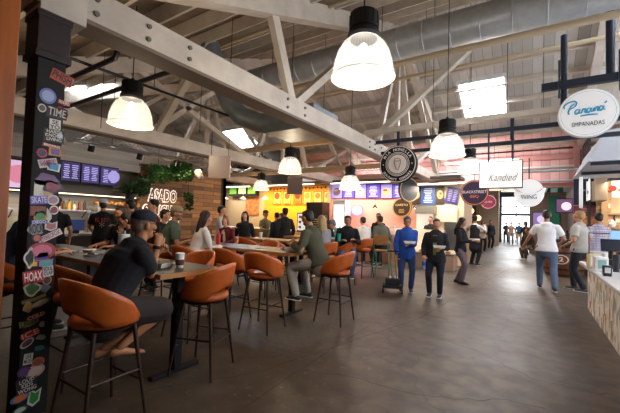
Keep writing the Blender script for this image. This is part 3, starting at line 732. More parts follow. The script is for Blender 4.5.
napkin(-4.85,2.0,z,'white napkin near the bare arm on the near table',rz=.4)
plate(-4.3,1.95,z,'small dark bowl plate behind the man in black','3a2a20',.08,False)
bottle(-4.72,4.25,z,'bright red squeeze bottle on the second table','c81a18','d83a30',.04,.26)
plate(-3.35,4.45,z,'white plate of food on the second table before the man in olive')
tray(-3.12,4.32,z,'open white paper on the second table by the olive jacket',col='efece6',rz=.5)
napkin(-3.75,4.3,z,'white folded napkin lying mid second table')
cup(-5.0,4.2,z,'white cup near the child in maroon',col2=None)
plate(-5.2,4.45,z,'plate of food before the child in maroon')
cup(-4.35,8.05,z,'small cup on the wood table behind the blue jeans',col2=None)
cup(-4.62,9.5,z,'pink drink cup on the far diners table','e0789a',None)
tray(-4.9,9.6,z,'food tray on the far diners table')
plate(-4.6,6.4,z,'pale plate on the third table')
cup(-5.6,6.4,z,'white cup on the third table',col2=None)
# ------------------------------------------------------------------ food stalls along the back
def rect(px0,py0,px1,py1,Y):
    xm=(px0+px1)/2; ym=(py0+py1)/2
    x0=ony(px0,ym,Y).x; x1=ony(px1,ym,Y).x; z1=ony(xm,py0,Y).z; z0=ony(xm,py1,Y).z
    return x0,x1,z0,z1
def pan(name,px0,py0,px1,py1,Y,mat,label=None,cat=None,th=.04,group=None,bevel=0,parent=None):
    x0,x1,z0,z1=rect(px0,py0,px1,py1,Y)
    m=MB().box((0,0,0),(x1-x0,th,z1-z0)); loc=V(((x0+x1)/2,Y,(z0+z1)/2))
    o=m.build(name,mat,None,loc,bevel=bevel)
    if label: tag(o,label,cat,group)
    o['w']=x1-x0; o['h']=z1-z0
    return o
def lines(parent,w,hh,cols,rows,mat,y=-.03,name='menu_text',x0=0,z0=0,seed=1):
    random.seed(seed); m=MB()
    for c in range(cols):
        for r in range(rows):
            L_=w/cols*random.uniform(.45,.8); cx=-w/2+w/cols*(c+.5); m.box((x0+cx,y,z0+hh/2-hh*(r+.8)/(rows+.6)),(L_,.004,hh/(rows+.6)*.38))
    return tag(m.build(name,mat,parent),kind='stuff')
def disc(parent,r,mat,x=0,z=0,y=-.03,name='picture',sz=1,th=.008):
    m=MB(); m.poly([(x+r*math.cos(a),y,z+r*sz*math.sin(a)) for a in [i*PI/14 for i in range(28)]],th,(0,-1,0)); return m.build(name,mat,parent)
# solid wall line
warm=plain('d8b48c'); pinkw=plain('e9b39c'); creamw=plain('dcc7a6')
def wall(x0,x1,y0,y1,z0,z1,mat,name='wall_stalls'): return struct(MB().bb((x0,y0,z0),(x1,y1,z1)).build(name,mat))
wall(-16,-11.2,13,13.15,0,4.6,creamw)
wall(-11.2,-7.35,13,13.15,0,3.0,M('golden backlit wall',h('f0a92c'),.5,emit=.35))
wall(-7.35,-3.55,13,13.15,0,3.4,pinkw)
wall(-3.55,-2.0,13,13.15,0,2.9,creamw)
wall(-2.1,-2.0,13.15,15,0,2.9,plain('c9a888'))
wall(-16,-2.0,12.2,13.15,3.0,3.1,plain('6a6058'),'trim_stall_soffit')
wall(-16,-9.2,13,13.1,3.1,4.8,plain('5a5048'))
wall(-7.45,-7.35,12.75,13,0,3.0,plain('c9b090'))
# dark ceiling clutter: light trusses
lt=thing('lighting_truss','silver lattice lighting truss hung over the kitchen wall','lighting truss',(-9,5.5,0))
m=MB()
for dz in (3.15,3.4):
    for dx in (0,.3): m.tube([(dx,-2,dz),(dx,3.4,dz)],.022,8)
for i in range(12):
    y=-2+i*.45; m.tube([(0,y,3.15),(0,y+.22,3.4),(0,y+.45,3.15)],.012,6); m.tube([(.3,y,3.15),(.3,y+.22,3.4),(.3,y+.45,3.15)],.012,6); m.tube([(0,y,3.15),(.3,y+.2,3.15)],.012,6)
m.build('lattice',steel,lt); MB().tube([(.15,-1,3.4),(.15,-1,4.0)],.01,6).build('hanger_rod',black_steel,lt)
for i in range(4): m=MB(); m.cyl((.15,-1.6+i*1.2,3.02),.07,.16,12,(.4,0,1)); m.build('spot_head',black,lt,smooth=1)
# --- kitchen on the left ---
wall(-10.7,-9.9,-3,7.6,2.72,2.92,plain('c9c2b8'),'trim_kitchen_soffit')
kc=thing('kitchen_counter','long dark kitchen counter with steel top behind the near table','counter',(-9.2,0,0))
MB().bb((-.35,-2,0),(.35,5.6,.92)).build('body',plain('3a2f28'),kc); MB().bb((-.4,-2,.92),(.4,5.6,.97)).build('counter_top',steel,kc)
hd=thing('extractor_hood','long stainless steel extractor hood under the menu screens','hood',(-10.2,3.6,1.95))
m=MB(); m.poly([(-.5,-2,0),(.35,-2,0),(.25,-2,.3),(-.5,-2,.3)],4.3,(0,1,0)); m.build('hood_body',steel,hd); MB().bb((-.4,-1.9,-.02),(.3,2.2,0)).build('grease_filter',plain('6a665e',.4,metal=.5),hd)
# menu screens over the kitchen
scr=plain('141220',.3)
def yscreen(px0,py0,px1,py1,X,label,cols,rows,colr,pic=None,group=None):
    a=onx(px0,(py0+py1)/2,X); b=onx(px1,(py0+py1)/2,X); z1=onx((px0+px1)/2,py0,X).z; z0=onx((px0+px1)/2,py1,X).z
    t=thing('menu_screen',label,'screen',(X,(a.y+b.y)/2,(z0+z1)/2),R(90),group)
    w=abs(b.y-a.y); hh=z1-z0
    MB().box((0,0,0),(w,.06,hh)).build('screen_frame',black,t,bevel=.005)
    MB().box((0,-.03,0),(w*.93,.01,hh*.88)).build('display',glow(colr,1.0),t)
    lines(t,w*.85,hh*.75,cols,rows,glow('b8b4e8',.9),-.038,seed=int(px0))
    if pic: disc(t,hh*.3,glow(pic,.9),w*.22,0,-.038)
    return t
yscreen(60,161,80,182,-9.85,'purple menu screen just right of the stickered column',2,7,'2c2352')
yscreen(80.5,164,99,184,-9.85,'middle purple menu screen above the kitchen hood',2,8,'3a2f6a')
yscreen(99.5,167,118,186,-9.85,'last purple menu screen above the kitchen, nearest the plants',2,8,'352a60','9a92d0')
ys_=yscreen(2,158,24,189,-9.85,'pink picture screen seen between timber post and column',1,1,'c8a8c8','c87890')
# shelves and stuff on kitchen wall
def shelf(y0,y1,z,X=-10.4,label='steel wall shelf with sauce bottles above the cook'):
    t=thing('wall_shelf',label,'shelf',(X,(y0+y1)/2,z)); MB().box((0,0,0),(.35,y1-y0,.03)).build('board',steel,t)
    for q in (y0+.1,y1-.1): MB().bar((-.15,q-(y0+y1)/2,-.2),(.1,q-(y0+y1)/2,-.01),.02,.02).build('bracket',black_steel,t)
    return t
shelf(3.4,4.6,1.52); shelf(1.5,3.0,1.5,label='steel wall shelf at the far left of the kitchen')
random.seed(4)
kb=None
for i in range(9):
    c=['c8921c','b03020','4a6a2c','d8d0c0','6a3a1c','c8a020','e0dcd0','803020','3a3a3a'][i]
    bottle(-10.38,3.48+i*.125,1.535,['mustard yellow bottle, leftmost on the kitchen wall shelf','dark red bottle beside the mustard one on the kitchen shelf','green bottle third along the kitchen wall shelf','cream tub bottle fourth along the kitchen wall shelf','brown bottle in the middle of the kitchen shelf','amber bottle right of the brown one on the kitchen shelf','white bottle near the right of the kitchen shelf','maroon bottle second from the shelf end in the kitchen','black bottle at the right end of the kitchen shelf'][i],c,'2a2a2a',.04,.22+.03*(i%3),name='sauce_bottle')
rk=thing('bread_rack','tall rack of trays topped with bread left of the cook','rack',(-10.25,5.15,0))
m=MB()
for sx in (-.25,.25):
    for sy in (-.5,.5): m.bb((sx-.015,sy-.015,0),(sx+.015,sy+.015,1.72))
m.build('rack_frame',steel,rk)
for i in range(9): MB().box((0,0,.5+i*.135),(.5,.98,.02)).build('tray',plain('cfc9bd',.4),rk)
m=MB()
for i in range(8): m.ell((.0,-.42+i*.12,1.76+.02*(i%2)),(.14,.075,.06),10,7)
m.build('bread',M('bread crust',h('a8743c'),.7,var=.2),rk,smooth=2)
cabm=plain('8f8a84',.4)
tl=thing('tall_fridge','tall grey steel door between the cook and the plants','fridge',(-10.4,6.3,0)); MB().box((0,0,1.0),(.5,.55,2.0)).build('body',cabm,tl,bevel=.01); MB().box((.26,0,1.2),(.02,.4,1.3)).build('door',plain('5a564e',.3),tl); MB().tube([(.29,.2,1.0),(.29,.2,1.4)],.01,6).build('handle',chrome,tl)
fr=thing('pos_screen','small black till screen on the kitchen counter behind the bare arm','till',(-9.05,3.75,.97)); MB().box((0,0,.2),(.04,.34,.26)).build('display',glow('2a3a6a',.5),fr); MB().box((0,0,.04),(.1,.1,.08)).build('foot',black,fr)
# timber sign wall with plants
tw_=wall(-10,-9.85,5.75,8.9,0,3.0,plank_mat,'wall_plank')
wall(-9.99,-9.9,8.9,9.2,0,3.4,plain('1a1512'),'trim_dark_frame'); wall(-16,-9.9,9.05,9.2,0,3.4,plain('2a221c'),'wall_kitchen_end')
red=plain('8c2430',.5)
def ysign(px,py,X): p=onx(px,py,X); return p
for body,px,py,w in (('ASADO',163,196.5,.95),('GAUCHO',161,212,1.2),('TACOS',163,226,1.1)):
    p=ysign(px,py,-9.84)
    t=thing('wall_lettering','white edged dark red %s lettering on the plank wall'%body,'lettering',p)
    text(body,.52,(0,0,0),(0,1,0),(0,0,1),glow('fff4e0',.9),'letter_halo',t,width=w*1.06,ext=.012,bold=.03)
    text(body,.52,(.02,0,0),(0,1,0),(0,0,1),red,'letter_face',t,width=w,ext=.01,bold=.0)
leaf=M('glossy leaf',h('2f5c22'),.45,var=.35,scale=9); leaf2=M('dark leaf',h('22441c'),.5,var=.35,scale=9)
def plant(px,py,X,r,rz_,n,label,mat=leaf,pot=True,up=False,drop=.5,seed=1):
    p=onx(px,py,X); random.seed(seed)
    t=thing('hanging_plant' if not up else 'potted_plant',label,'plant',p)
    m=MB()
    for i in range(n):
        if up:
            a=random.random()*6.28; e=random.uniform(.2,1.3); d=V((math.cos(a)*math.cos(e),math.sin(a)*math.cos(e),math.sin(e))); L_=rz_*random.uniform(.6,1.2); s_=d.cross(V((0,0,1))).normalized()*.03
            b=V((0,0,0)); m.poly([b-s_*.5,b+d*L_*.5-s_,b+d*L_+V((0,0,-.06)),b+d*L_*.5+s_,b+s_*.5],.002,(0,0,1))
        else:
            u=random.random(); a=random.random()*6.28; q=V((r*math.sqrt(random.random())*math.cos(a),r*math.sqrt(random.random())*math.sin(a),-drop*(u**1.5)+rz_*random.random()))
            q.x=q.x*.6+.05; ax=V((random.uniform(-1,1),random.uniform(-1,1),random.uniform(-1,.4))).normalized(); sd=ax.orthogonal().normalized(); l=.075
            m.poly([q-ax*l,q+sd*l*.55,q+ax*l,q-sd*l*.55],.002,ax.cross(sd))
    m.build('foliage',mat,t)
    if pot: MB().lathe([(0,-.22),(.1,-.22),(.14,0),(.12,0),(.1,-.03),(0,-.03)],n=18).build('pot',plain('1c1a18',.5),t,smooth=1)
    if not up: MB().tube([(0,0,0),(0,0,.75)],.006,5).build('hanging_cord',black_steel,t)
    return t
plant(158,172,-9.6,.32,.22,400,'bushy green plant hanging above the red lettering, left one',seed=2,drop=.35)
plant(181,173,-9.6,.42,.35,700,'larger bushy green plant hanging above the red lettering, right one',seed=3,drop=.3)
plant(143,182,-9.6,.2,.15,150,'small trailing green plant left of the lettering',leaf2,seed=5,drop=.45)
plant(130,194,-9.5,.3,.5,70,'spiky green plant in a black pot on the wall beside the lettering',leaf2,up=True,seed=6)
plant(122,228,-9.3,.3,.35,40,'small green plant low on the counter before the plank wall',leaf2,up=True,seed=8)
plant(188,196,-9.6,.18,.1,90,'thin trailing plant below the steer skull',leaf2,pot=False,seed=9,drop=.5)
sk=thing('steer_head','black and white steer head mounted on the plank wall','wall mount',onx(193.5,172,-9.5)); sk.scale=(1.3,1.3,1.3)
MB().tube([(0,0,.12),(.12,0,.02),(.3,0,-.16)],[(.13,.15),(.11,.12),(.06,.07)],12,side=(0,1,0),cap=True).build('head',M('hide',h('e6dfd4'),.8,var=.5,scale=4,col2=h('2a2320')),sk,smooth=2)
for s in (-1,1):
    MB().tube([(0,s*.1,.2),(0,s*.3,.28),(.03,s*.36,.42)],[.035,.026,.006],10).build('horn',plain('d9cdb4',.4),sk,smooth=2)
    MB().ell((.02,s*.2,.1),(.03,.09,.04)).build('ear',plain('2a2320'),sk,smooth=2)
# hanging paper panels
for px,py,w,hh,D_,lab,c in ((219.5,167,.40,.41,6.2,'square pinkish board hanging under the further truss','b9a196'),(295,185.5,.36,.42,8.0,'brownish square board hanging under the second table lamp','8d7568')):
    p=CAM+ray(px,py)*D_; t=thing('hanging_board',lab,'board',p,R(30)); MB().box((0,0,0),(w,.03,hh)).build('panel',plain(c,.3),t,bevel=.003)
    MB().tube([(-w*.4,0,hh/2),(-w*.4,0,hh/2+.45)],.005,5).build('hanging_wire',black_steel,t); MB().tube([(w*.4,0,hh/2),(w*.4,0,hh/2+.45)],.005,5).build('hanging_wire',black_steel,t)
# --- yellow stall ---
pn=pan('picture_mural',246,186,259,215,12.98,M('terracotta panel',h('b5562c'),.5,var=.4,scale=5,col2=h('e6b070')),'tall red and cream picture panel left of the golden wall','panel')
gs=pan('lit_shelf',230,184,258,196,12.8,plain('1c1c18'),'black display shelf with green lit pictures','shelf',th=.2)
for i in range(3):
    w_=gs['w']; MB().box((-w_*.33+w_*.33*i,-.11,-.02),(w_*.25,.01,gs['h']*.6)).build('green_picture',glow(['5c9a28','c8d8a0','7ab030'][i],.8),gs)
pan('round_mirror',213,186,224,205,12.6,M('copper',h('8c5a34'),.3,metal=.6),'copper toned decoration on the cream wall at the plank wall edge','decoration')
hdr=pan('stall_header',257,186,336,191,12.97,M('amber header',h('d88a1c'),.5,emit=.25),'amber fascia strip over the golden menu posters','sign')
m=MB(); random.seed(3)
for i in range(22): m.box((-hdr['w']/2+.1+i*(hdr['w']-.2)/21,-.03,random.uniform(-.03,.03)),(.07,.01,.09))
m.build('fascia_pattern',plain('6a3a10'),hdr)['kind']='stuff'
for i,px in enumerate((273.5,283.5,294,303.5,314,324)):
    po=pan('menu_poster',px,191.5,px+8,204.5,12.97,glow(['f2c468','f0bc60','a8742c','f2c468','f0c874','f6d080'][i],.75),'golden framed menu poster with round dish picture, number %s from the left'%['one','two','three','four','five','six'][i],'poster',group='golden menu posters')
    disc(po,po['w']*.33,plain(['b84a28','c85030','6a3418','b88a40','c87838','d89848'][i]),0,.1); lines(po,po['w']*.8,po['h']*.3,1,3,plain('7a3c14'),-.028,z0=-po['h']*.33,seed=i)
    f=MB(); w_,h_=po['w']/2,po['h']/2
    for a in ((-w_,-w_+.03,-h_,h_),(w_-.03,w_,-h_,h_),(-w_,w_,h_-.03,h_),(-w_,w_,-h_,-h_+.03)): f.bb((a[0],-.035,a[2]),(a[1],-.02,a[3]))
    f.build('poster_frame',plain('8c4a14'),po)
def counter(x0,x1,y0,y1,z,bm,tm,label,name='stall_counter'):
    t=thing(name,label,'counter',((x0+x1)/2,(y0+y1)/2,0)); w=(x1-x0)/2; d=(y1-y0)/2
    MB().bb((-w,-d,0),(w,d,z-.04)).build('body',bm,t); MB().bb((-w-.03,-d-.03,z-.04),(w+.03,d+.03,z)).build('counter_top',tm,t,bevel=.006); return t
counter(-13.5,-8.2,11.3,11.9,1.02,plain('c08a4a'),cwhite,'white topped counter in front of the golden wall')
kd=thing('kiosk','black framed order kiosk screen standing in front of the golden counter','kiosk',ony(301.5,236,10.6)+V((0,0,0))); 
_z=kd.location.z; kd.location.z=0
MB().box((0,0,1.35),(.42,.06,.72)).build('housing',black,kd,bevel=.01); MB().box((0,-.035,1.36),(.34,.01,.62)).build('display',glow('cfd8d8',.8),kd); MB().box((0,.03,.5),(.08,.08,1.0)).build('stand',black,kd); MB().box((0,.03,.01),(.4,.4,.02)).build('base_plate',black,kd)
m=MB(); 
for i in range(3): m.box((-.06,-.042,1.55-i*.19),(.12,.006,.1))
m.build('menu_picture',plain('b04838'),kd)
bf=thing('drinks_fridge','black drinks cabinet with a chalk menu in front of its base','fridge',(-7.65,12.35,0)); MB().box((0,0,1.1),(.8,.6,2.2)).build('body',plain('16130f',.4),bf,bevel=.01); MB().box((.15,-.32,1.2),(.62,.03,.9)).build('chalk_board',plain('2a2622'),bf); lines(bf,.5,.7,1,7,plain('b8a890'),-.345,z0=1.2,x0=.15,seed=9)
def stall_lamp(x,y,z,lab,col='fff0d8'):
    t=thing('shelf_lamp',lab,'lamp',(x,y,z)); MB().lathe([(.02,.12),(.05,.1),(.16,.0),(.15,0),(.04,.09)],n=20,close=(0,0)).build('lamp_shade',glow(col,1.2),t,smooth=1); MB().tube([(0,0,.12),(0,0,.75)],.006,5).build('cord',cwhite,t); MB().ell((0,0,.03),.04).build('bulb',glow('fff0d0',8),t,smooth=2); return t
for i,px in enumerate((225,243,265)):
    p=ony(px,199,11.5); stall_lamp(p.x,p.y,p.z,['small white cone lamp left of the green lit shelf','small white cone lamp in front of the green lit shelf','small white cone lamp right of the red panel'][i])
# --- pink stall ---
E_=[(332,342.5,0),(343,355,1),(355.5,366.5,0),(367,380.5,1),(381.5,392.5,0),(393,406.5,1)]
names_=['plate','prices','sandwich','long price list','salad bowl','right hand prices']
for i,(a,b,tx) in enumerate(E_):
    o=pan('menu_screen',a,184.2,b,198.5,12.96,black,'purple menu screen showing %s over the pink stall'%names_[i],'screen',th=.06)
    MB().box((0,-.035,0),(o['w']*.97,.01,o['h']*.95)).build('display',glow('4a40b0' if tx else '8a84cc',.85),o)
    if tx: lines(o,o['w']*.85,o['h']*.85,1,8,glow('d0ccf4',.9),-.045,seed=i)
    else:
        disc(o,o['w']*.33,glow(['5a4a50','e8dcd8','b8b060'][i//2],.8),0,-.02,-.045,'dish')
        disc(o,o['w']*.2,glow(['8a6a40','a03030','a83c28'][i//2],.8),-.05,.04,-.055,'food_picture',sz=.5)
ne=thing('neon_sign','glowing pink oval neon sign on the pink wall','sign',ony(357,210.5,12.9)); 
disc(ne,.23,glow('ff9ab0',2.2),0,0,0,'glow_panel',sz=.8); m=MB(); m.tube([(.27*math.cos(a),-.03,.22*math.sin(a)) for a in [i*PI/16 for i in range(33)]],.012,8); m.tube([(-.12,-.03,0),(-.05,-.03,.06),(.02,-.03,0),(.1,-.03,.05)],.01,6); m.build('neon_tube',glow('ff4070',5),ne)
light('POINT',ony(357,210.5,12.9)+V((0,-.35,0)),14,(1,.35,.5),.15)
def round_sign(px,py,Yp,r,label,c1,c2,txts,face=0,sx=1,th=.08,tw=1.3,tc='e8e4dc',ring='e8e4dc',rr=(.93,.86)):
    p=ony(px,py,Yp); t=thing('hanging_sign',label,'sign',p,face)
    m=MB(); m.poly([(r*sx*math.cos(a),-th/2,r*math.sin(a)) for a in [i*PI/24 for i in range(48)]],th,(0,1,0)); m.build('sign_disc',plain(c1,.8) if isinstance(c1,str) else c1,t)
    if ring:
        m=MB(); P=[]
        A=[[m.b.verts.new((q*sx*r*math.cos(a),-th/2-.004,q*r*math.sin(a))) for a in [i*PI/24 for i in range(48)]] for q in rr]
        m.rings(A,(0,0)); m.build('sign_ring',plain(ring,.4) if isinstance(ring,str) else ring,t)
    if c2: disc(t,r*.5,plain(c2,.4),0,0,-th/2-.002,'sign_centre',sz=1,th=.004)
    for (b,w,z_,c) in txts: text(b,r*(.3 if len(b)!=4 else .5),(0,-th/2-.01,z_*r),(1,0,0),(0,0,1),plain(c,.4),'lettering',t,width=w*r)
    return t,p
def arc_text(t,body,r,y,mat,size,a0,a1,flip=False):
    n=len(body)
    for i,ch in enumerate(body):
        if ch==' ': continue
        a=a0+(a1-a0)*i/(n-1); rt=V((math.sin(a),0,-math.cos(a))) if not flip else V((-math.sin(a),0,math.cos(a)))
        upv=V((math.cos(a),0,math.sin(a)))*(1 if not flip else -1)
        text(ch,size,(r*math.cos(a),y,r*math.sin(a)),rt,upv,mat,'letter',t,ext=.002,bold=.002)
t,p=round_sign(402,207.5,12.85,.37,'round black and gold sign on the pink wall','2a1c10',None,[('CAFETO',1.3,.25,'e8c878')],ring='b8903c',rr=(1,.88)); 
lines(t,.36,.2,1,3,plain('b8903c'),-.06,z0=-.14,seed=3)
for i,px in enumerate((375,415)):
    p=ony(px,207,12.5); t=thing('cone_lamp',['small black cone lamp between the neon and the round gold sign','small black cone lamp right of the round gold sign'][i],'lamp',p); MB().lathe([(.02,.1),(.1,-.05),(.09,-.05),(.01,.08)],n=16,close=(0,0)).build('lamp_shade',black,t,smooth=1); MB().tube([(0,0,.1),(0,0,.45)],.006,5).build('cord',black,t); MB().ell((0,0,-.03),.035).build('bulb',glow('ffe0b0',15),t)
counter(-7.2,-4.05,11.7,12.2,1.05,plain('c79078'),plain('e8e0d8',.4),'pale topped counter under the pink stall screens')
for i,px in enumerate((340,349,366,372,388,394)):
    p=ony(px,228,11.9); 
    cup(p.x,11.9,1.051,['stack of white cups at the left of the pink stall counter','tall silver shaker cup on the pink stall counter','pink drink cup on the pink stall counter','brown cup on the pink stall counter','white cup behind the man in grey green','clear pale cup at the right of the pink stall counter'][i],['e8e8e8','a8a8b0','e090a8','6a4a34','f0f0f0','d8dce0'][i],None,.05,.2+.04*(i%3))
wf=thing('white_fridge','white lit drinks fridge beside the turquoise sleeve','fridge',(ony(341,215,12.4).x,12.45,0)); MB().box((0,0,1.15),(.55,.5,2.3)).build('body',cwhite,wf,bevel=.01); MB().box((0,-.26,1.3),(.45,.02,1.6)).build('door',glow('e6f0f4',.9),wf); MB().tube([(.2,-.29,1.1),(.2,-.29,1.5)],.01,6).build('handle',chrome,wf)
# --- stall with food photos ---
bl=pan('menu_board',421,186,435.5,205,12.97,plain('2f4f86',.4),'blue menu board between two food photos','menu board'); lines(bl,bl['w']*.85,bl['h']*.85,1,9,plain('d8e0f0'),-.025,seed=12)
for a,b,lab,c in ((412.5,421,'food photo of a wrap left of the blue menu board','d8a070'),(436,444.5,'food photo of a wrap right of the blue menu board','d8b078')):
    o=pan('food_photo',a,186,b,204.5,12.97,plain('33261c',.4),lab,'poster'); disc(o,o['w']*.36,plain(c),0,.02,-.025,'wrap_picture',sz=1.5); disc(o,o['w']*.16,plain('a03828'),.02,.06,-.035,'filling_picture'); disc(o,o['w']*.13,plain('6a8a3c'),-.03,-.06,-.035,'leaf_picture')
o=pan('menu_board',446,187.5,459,204,12.97,plain('2e2b6c',.4),'slanted purple menu board right of the food photos','menu board'); o.rotation_euler=(0,R(12),0); lines(o,o['w']*.8,o['h']*.8,2,7,plain('a8a0d8'),-.025,seed=13)
ds=thing('dark_oval_sign','narrow dark oval blade sign beside the round coffee sign','sign',ony(409.5,190,11.8),R(58)); m=MB(); m.poly([(.42*math.cos(a),0,.42*math.sin(a)) for a in [i*PI/20 for i in range(40)]],.1,(0,1,0)); m.build('sign_disc',plain('2c3238',.4),ds); m=MB(); A=[[m.b.verts.new((q*math.cos(a),-.004,q*math.sin(a))) for a in [i*PI/20 for i in range(40)]] for q in (.42,.38)]; m.rings(A,(0,0)); m.build('sign_ring',plain('b8a070'),ds); MB().tube([(0,.05,.42),(0,.05,1.3)],.012,6).build('hanging_rod',black_steel,ds)
hb=pan('steel_hood',417,206,436,214,12.7,steel,'small grey steel hood under the blue menu board','hood',th=.5)
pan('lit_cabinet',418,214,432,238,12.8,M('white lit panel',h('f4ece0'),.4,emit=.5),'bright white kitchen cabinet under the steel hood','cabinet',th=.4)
pan('pink_picture',436,206,457,222,12.9,M('food mural',h('e8c4a8'),.5,var=.3,scale=3,emit=.15),'pale food mural behind the woman in the dark jacket','mural')
dc=thing('display_counter','bright glass display counter behind the two standing women','counter',((ony(398,260,11.6).x+ony(447,260,11.6).x)/2,11.6,0)); w_=1.05
MB().bb((-w_,-.3,0),(w_,.35,.45)).build('body',plain('b09078'),dc); MB().bb((-w_,-.28,.45),(w_,.33,.5)).build('shelf',steel,dc); MB().bb((-w_,-.3,.5),(w_,-.28,1.25)).build('glass_front',M('display glass',(.95,.97,1),.05,trans=1,alpha=.35),dc); MB().bb((-w_,-.3,1.25),(w_,.3,1.28)).build('glass_top',M('display glass',(1,1,1),.05,trans=1,alpha=.35),dc); MB().bb((-w_,.3,.5),(w_,.33,1.25)).build('back_panel',M('warm lit back',h('ffe6c0'),.5,emit=.7),dc)
for k in range(7): single('pastry',MB().ell((0,0,.045),(.09,.07,.05),12,8),M('pastry crust',h('c08040'),.6,var=.2),'golden pastry in the glass display counter','pastry','pastries in the display',loc=(dc.location.x-.85+k*.28,11.6,.5),smooth=2)
wr=pan('wire_rack',445,222,457,250,11.9,steel,'silver wire shelf rack behind the dark haired woman in black','rack',th=.3)
# lights for stalls (fixtures under the soffit)
def strip(x0,x1,y,z,power,col,lab):
    o=single('light_strip',MB().bb((x0,y-.04,z+.01),(x1,y+.04,z+.05)),glow('fff2dc',3.0),lab,'light'); light('AREA',((x0+x1)/2,y,z-.03),power,col,x1-x0,(0,0,0),.1)
strip(-11,-7.8,12.2,2.95,150,(1,.68,.28),'long warm light strip over the golden wall'); strip(-14.5,-11.5,12.2,2.95,50,(1,.82,.6),'warm light strip over the cream wall left of the gold')
strip(-7,-4,12.25,2.95,95,(1,.75,.66),'light strip over the pink stall screens'); strip(-3.5,-2.1,12.2,2.8,80,(1,.84,.68),'light strip over the food photo stall')

o=single('light_strip',MB().bb((-9.9,2.5,1.93),(-9.8,5.6,1.95)),glow('ffe8c0',3.0),'warm light strip under the extractor hood','light'); light('AREA',(-9.85,4,1.9),32,(1,.8,.55),.1,(0,0,0),3)
light('AREA',(-9.2,7.2,3.0),42,(1,.76,.48),.2,(0,R(-35),0),3)
# --- shop far left of aisle, warm ---
wall(-6,-3.2,20,20.15,0,4,plain('8a4f2c'),'wall_warm_shop'); wall(-6,-5.9,15.4,20,0,4,plain('6a3c22'),'wall_warm_shop')
rb=pan('red_banner',459,207,468,212.5,19.95,plain('c0341c',.5),'red banner sign inside the warm shop beyond the food stall','banner'); MB().box((0,-.03,0),(rb['w']*.8,.01,rb['h']*.3)).build('lettering',plain('f0d8b0'),rb)
for i,(px,py) in enumerate(((471,211),(478,218),(462,218))):
    p=ony(px,py,18); t=thing('globe_lamp',['glowing orange globe lamp in the warm shop, highest','small orange globe lamp by the tan wall','low orange globe lamp under the red banner'][i],'lamp',p); MB().ell((0,0,0),.13).build('globe',glow('ffc070',5),t,smooth=2); MB().tube([(0,0,.13),(0,0,.9)],.008,5).build('cord',black,t)
light('POINT',(-4.2,17.5,2.6),60,(1,.6,.3),.15)
ws=thing('wall_shelf','stocked shelf unit inside the warm shop','shelf',(-4,19.6,0))
for k in range(4): MB().box((0,0,.6+k*.5),(1.8,.35,.04)).build('board',walnut,ws)
m=MB(); random.seed(5)
for k in range(4):
    for j in range(11): m.box((-.8+j*.16,0,.72+k*.5),(.09,.1,random.uniform(.14,.26)))
tag(m.build('stock',M('mixed stock',h('c87838'),.5,var=.5,scale=6,kind='voronoi'),ws),kind='stuff')
for s in(-1,1): MB().box((s*.92,0,1.2),(.04,.36,2.4)).build('side_panel',walnut,ws)
# hanging signs -----------------------------------------------------------------
t,p=round_sign(398.3,164.5,7.05,.40,'round black coffee sign with a white cup drawing','050506','e9dfd8',[],th=.12,ring='e9e4e0',rr=(.97,.93))
m=MB(); A=[[m.b.verts.new((q*.4*math.cos(a),-.064,q*.4*math.sin(a))) for a in [i*PI/24 for i in range(48)]] for q in (.64,.61)]; m.rings(A,(0,0)); A=[[m.b.verts.new((q*.4*math.cos(a),-.064,q*.4*math.sin(a))) for a in [i*PI/24 for i in range(48)]] for q in (.57,.54)]; m.rings(A,(0,0)); m.build('inner_ring',plain('e9e4e0'),t)
wt=plain('e9e4e0'); arc_text(t,'MIA NONELLA',.31,-.068,wt,.085,R(150),R(30)); arc_text(t,'GOURMET CORNER',.33,-.068,wt,.065,R(212),R(328),True)
for s in (-1,1): disc(t,.012,wt,s*.31,0,-.066,'dot')
dk=plain('2a2a2c'); m=MB(); cupl=[(-.06,-.075,.08),(-.05,-.075,-.02),(-.02,-.075,-.11),(.01,-.075,-.13),(.05,-.075,-.06),(.07,-.075,.02),(.065,-.075,.09)]; m.tube(cupl,.005,5); m.tube([(.065*math.cos(a),-.075,.09+.03*math.sin(a)) for a in [i*PI/8 for i in range(17)]],.005,5); m.build('cup_drawing',dk,t)
m=MB(); m.tube([(0,0,.4),(0,0,.66)],.02,8); m.build('hanging_rod',dark_blue_steel,t)
# white rectangular sign
p=ony(500.5,173.5,6.95); x0,x1,z0,z1=rect(479,161,523,188.5,6.95)
t=thing('hanging_sign','white rectangular sign with thin italic word Kandied','sign',((x0+x1)/2,6.95,(z0+z1)/2)); W2,H2=(x1-x0)/2,(z1-z0)/2
MB().box((0,0,0),(2*W2,.09,2*H2)).build('sign_frame',plain('1a1a1e'),t,bevel=.004); MB().box((0,-.045,0),(2*W2-.03,.012,2*H2-.03)).build('sign_face',M('white acrylic',h('f6f5f3'),.4,emit=.42),t)
text('Kandied',.2,(.02,-.056,-.06),(1,0,0),(0,0,1),plain('8a8488'),'lettering',t,width=W2*1.35,shear=.5)
for q in (-.5,.5): MB().bb((q*W2*1.1-.015,-.015,H2),(q*W2*1.1+.015,.015,H2+.52)).build('hanging_bar',dark_blue_steel,t)
# blank white tilted box behind
p=ony(474,178,9.5)
